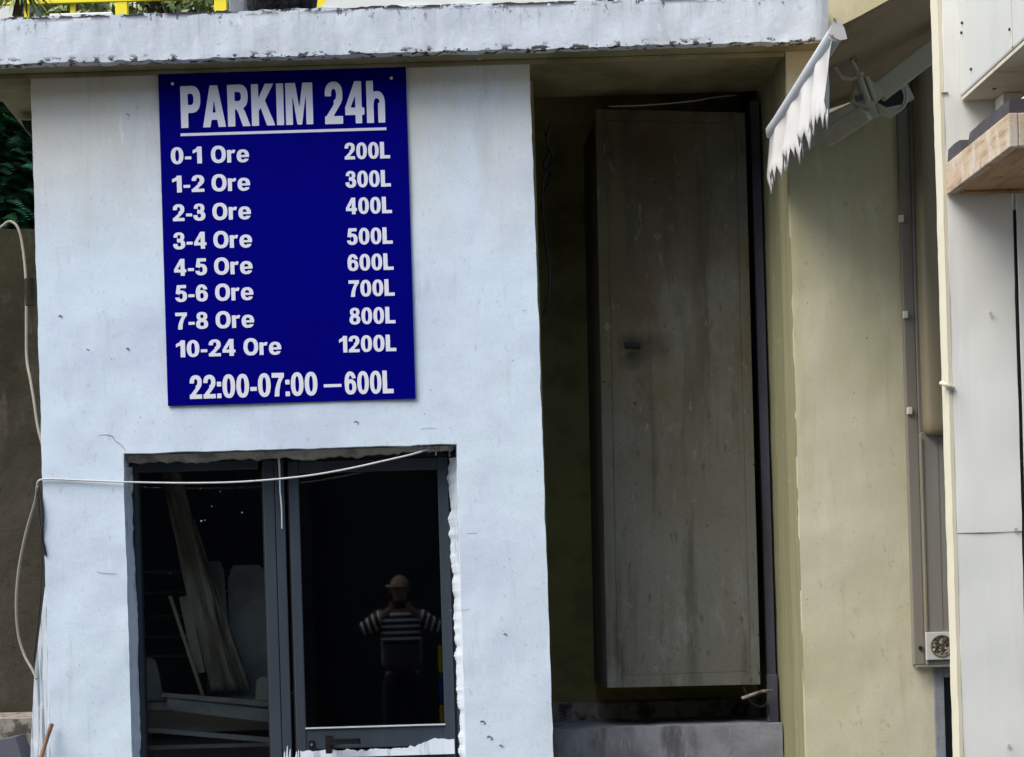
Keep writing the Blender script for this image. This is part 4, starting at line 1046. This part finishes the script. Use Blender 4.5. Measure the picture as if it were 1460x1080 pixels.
tag(MB().prism([I(364, 998, .43), I(383, 999, .43), I(383, 965, .43), I(371, 966, .43), I(366, 970, .43)], (0, .004, 0)).build('card', M['card']), 'small bright cream card standing inside the window next to the mullion', 'card')
tag(MB().box(I(436, 1032, .5).x, I(466, 1032, .5).x, .5, .7, .7, I(440, 978, .5).z, bev=.01).build('metal_case', M['chair']), 'grey case inside the booth at the lower left of the door glass', 'case')

# ------------------------------------------------------------------ photographer and crates, seen only reflected in the door glass
PY = -D - .42
def skin_obj(name, verts, edges, radii, mt, parent, root=0, lvl=2, attr=None):
    me = bpy.data.meshes.new(name); me.from_pydata([tuple(v) for v in verts], edges, [])
    o = bpy.data.objects.new(name, me); C.objects.link(o)
    md = o.modifiers.new('skin', 'SKIN'); md.use_smooth_shade = True
    for i, r in enumerate(radii):
        sv = me.skin_vertices[0].data[i]; sv.radius = r if isinstance(r, tuple) else (r, r); sv.use_root = (i == root)
    ms = o.modifiers.new('sub', 'SUBSURF'); ms.levels = lvl; ms.render_levels = lvl
    dg = bpy.context.evaluated_depsgraph_get(); m2 = bpy.data.meshes.new_from_object(o.evaluated_get(dg))
    bpy.data.objects.remove(o)
    if attr:
        a = m2.attributes.new('stripe', 'FLOAT', 'POINT')
        for i, v in enumerate(m2.vertices): a.data[i].value = attr(v.co)
    return link(name, m2, mt, parent)
ps = thing('person', 'person in a striped jumper and cap holding up a phone, mirrored in the door', 'person', (0, PY, 0))
px = -.03
P_ = lambda x, y, z: Vector((px+x, PY+y, z))
vb_ = [P_(0, 0, .98), P_(0, .0, 1.15), P_(0, -.01, 1.33), P_(0, 0, 1.48), P_(0, .03, 1.56), P_(0, .05, 1.63),      # 0-5 trunk, neck
       P_(0, .06, 1.72), P_(0, .04, 1.79),                                                                           # 6,7 head
       P_(-.19, 0, 1.46), P_(-.36, .12, 1.36), P_(-.14, .33, 1.50), P_(-.09, .37, 1.55),                             # 8-11 left arm
       P_(.19, 0, 1.46), P_(.36, .12, 1.36), P_(.14, .33, 1.50), P_(.09, .37, 1.55),                                 # 12-15
       P_(-.10, 0, .92), P_(-.12, .03, .50), P_(-.13, 0, .09), P_(-.14, .15, .05),
       P_(.10, 0, .92), P_(.13, .02, .50), P_(.15, 0, .09), P_(.16, .15, .05)]
ed_ = [(0, 1), (1, 2), (2, 3), (3, 4), (4, 5), (5, 6), (6, 7), (3, 8), (8, 9), (9, 10), (10, 11), (3, 12), (12, 13), (13, 14), (14, 15), (0, 16), (16, 17), (17, 18), (18, 19), (0, 20), (20, 21), (21, 22), (22, 23)]
ra_ = [(.12, .08), (.11, .08), (.13, .085), (.12, .08), .055, .062, (.080, .098), (.072, .085), .060, .046, .030, .036, .060, .046, .030, .036, .085, .058, .042, .036, .085, .058, .042, .036]
skin_obj('body', vb_, ed_, ra_, M['skin'], ps)
def st(c):
    x = c.x-px
    if abs(x) > .185: return (abs(x) - .3*(c.z-1.4))/.062
    return max(c.z/.058, 21.0)
vj = [vb_[0]-Vector((0, 0, .08)), vb_[1], vb_[2], vb_[3], vb_[8], vb_[9], vb_[10]+(vb_[9]-vb_[10])*.06, vb_[12], vb_[13], vb_[14]+(vb_[13]-vb_[14])*.06]
skin_obj('jumper', vj, [(0, 1), (1, 2), (2, 3), (3, 4), (4, 5), (5, 6), (3, 7), (7, 8), (8, 9)], [(.22, .16), (.205, .15), (.215, .15), (.17, .12), .092, .068, .046, .085, .068, .046], M['knit'], ps, lvl=3, attr=st)
vt = [vb_[0]+Vector((0, 0, .06)), vb_[0]-Vector((0, 0, .03)), vb_[16], vb_[17], vb_[18], vb_[20], vb_[21], vb_[22]]
skin_obj('trousers', vt, [(0, 1), (1, 2), (2, 3), (3, 4), (1, 5), (5, 6), (6, 7)], [(.17, .12), (.17, .125), .11, .080, .065, .11, .080, .065], M['denim'], ps)
for s in (-1, 1):
    MB().box(px+s*.145-.05, px+s*.145+.05, PY-.09, PY+.20, 0, .09, bev=.03).build('shoe', M['black'], ps)
    # fingers curled round the phone edge
    for f in range(4):
        b0 = P_(s*.100, .375, 1.535+.020*f); L_ = (.060, .066, .062, .050)[f]
        skin_obj('finger', [b0, b0+Vector((-s*.004, .030, .004)), b0+Vector((-s*.022, .048, .006)), b0+Vector((-s*L_*.75, .050, .006))], [(0, 1), (1, 2), (2, 3)], [.010, .0092, .0085, .0075], M['skin'], ps, lvl=1)
    b0 = P_(s*.095, .35, 1.53)
    skin_obj('thumb', [b0, b0+Vector((-s*.02, .02, -.005)), b0+Vector((-s*.050, .035, .008))], [(0, 1), (1, 2)], [.013, .011, .009], M['skin'], ps, lvl=1)
# face, cap
hc = P_(0, .06, 1.72)
MB().tube([hc+Vector((0, .098, .015)), hc+Vector((0, .118, -.012)), hc+Vector((0, .10, -.022))], .011, n=8).build('nose', M['skin'], ps, smooth=True)
for s in (-1, 1):
    MB().tube([hc+Vector((s*.036, .086, .015)), hc+Vector((s*.036, .096, .015))], .011, n=8, sub=1).build('eye', M['black'], ps, smooth=True)
    MB().tube([hc+Vector((s*.082, .0, .02)), hc+Vector((s*.092, -.012, .0)), hc+Vector((s*.082, -.002, -.025))], .009, n=6).build('ear', M['skin'], ps, smooth=True)
MB().tube([hc+Vector((-.024, .093, -.048)), hc+Vector((0, .100, -.050)), hc+Vector((.024, .093, -.048))], .006, n=6).build('mouth', M['stick'], ps, smooth=True)
bm = bmesh.new(); bmesh.ops.create_uvsphere(bm, u_segments=24, v_segments=12, radius=1)
for v in bm.verts:
    q = v.co; z = max(q.z, -.05); v.co = hc + Vector((q.x*.090, q.y*.110-.005, .035 + z*.105))
me = bpy.data.meshes.new('cap'); bm.to_mesh(me); bm.free(); me.polygons.foreach_set('use_smooth', [True]*len(me.polygons))
link('cap', me, M['cap'], ps)
MB().prism([hc+Vector((.085*math.cos(a)-.045, .07+.11*math.sin(a), .036-.0)) for a in [math.pi*i/10 for i in range(11)]], (0, 0, .014)).build('cap_bill', M['capbill'], ps)
ph = thing('phone', 'black phone held up in both hands by the person mirrored in the door', 'phone', (px, -D-.02, EYE-.03))
MB().box(px-.082, px+.082, -D-.030, -D-.020, EYE-.055, EYE+.022, bev=.003).build('phone_body', M['black'], ph)
for i, (c_, lab) in enumerate((('crate_yellow', 'lowest yellow crate of the stack mirrored at the right of the door glass'), ('crate_yellow', 'second yellow crate up, under the blue one mirrored in the door'), ('crate_blue', 'blue crate in the stack mirrored at the right of the door glass'), ('crate_yellow', 'topmost yellow crate of the stack mirrored in the door glass'))):
    z0 = .30*i; ct = thing('plastic_crate', lab, 'crate', (.62, -D-1.3, z0), 'stacked crates beside the photographer')
    x0, x1, y0, y1 = .34, .90, -D-1.5, -D-1.1
    MB().box(x0, x1, y0, y1, z0+.005, z0+.02).build('base', M[c_], ct)
    for (a, b, c2, d) in ((x0, x1, y0, y0+.015), (x0, x1, y1-.015, y1), (x0, x0+.015, y0+.016, y1-.016), (x1-.015, x1, y0+.016, y1-.016)):
        MB().box(a, b, c2, d, z0+.021, z0+.26).build('side', M[c_], ct)
    MB().box(x0-.012, x1+.012, y1+.0005, y1+.014, z0+.225, z0+.262, bev=.003).build('rim', M[c_], ct)
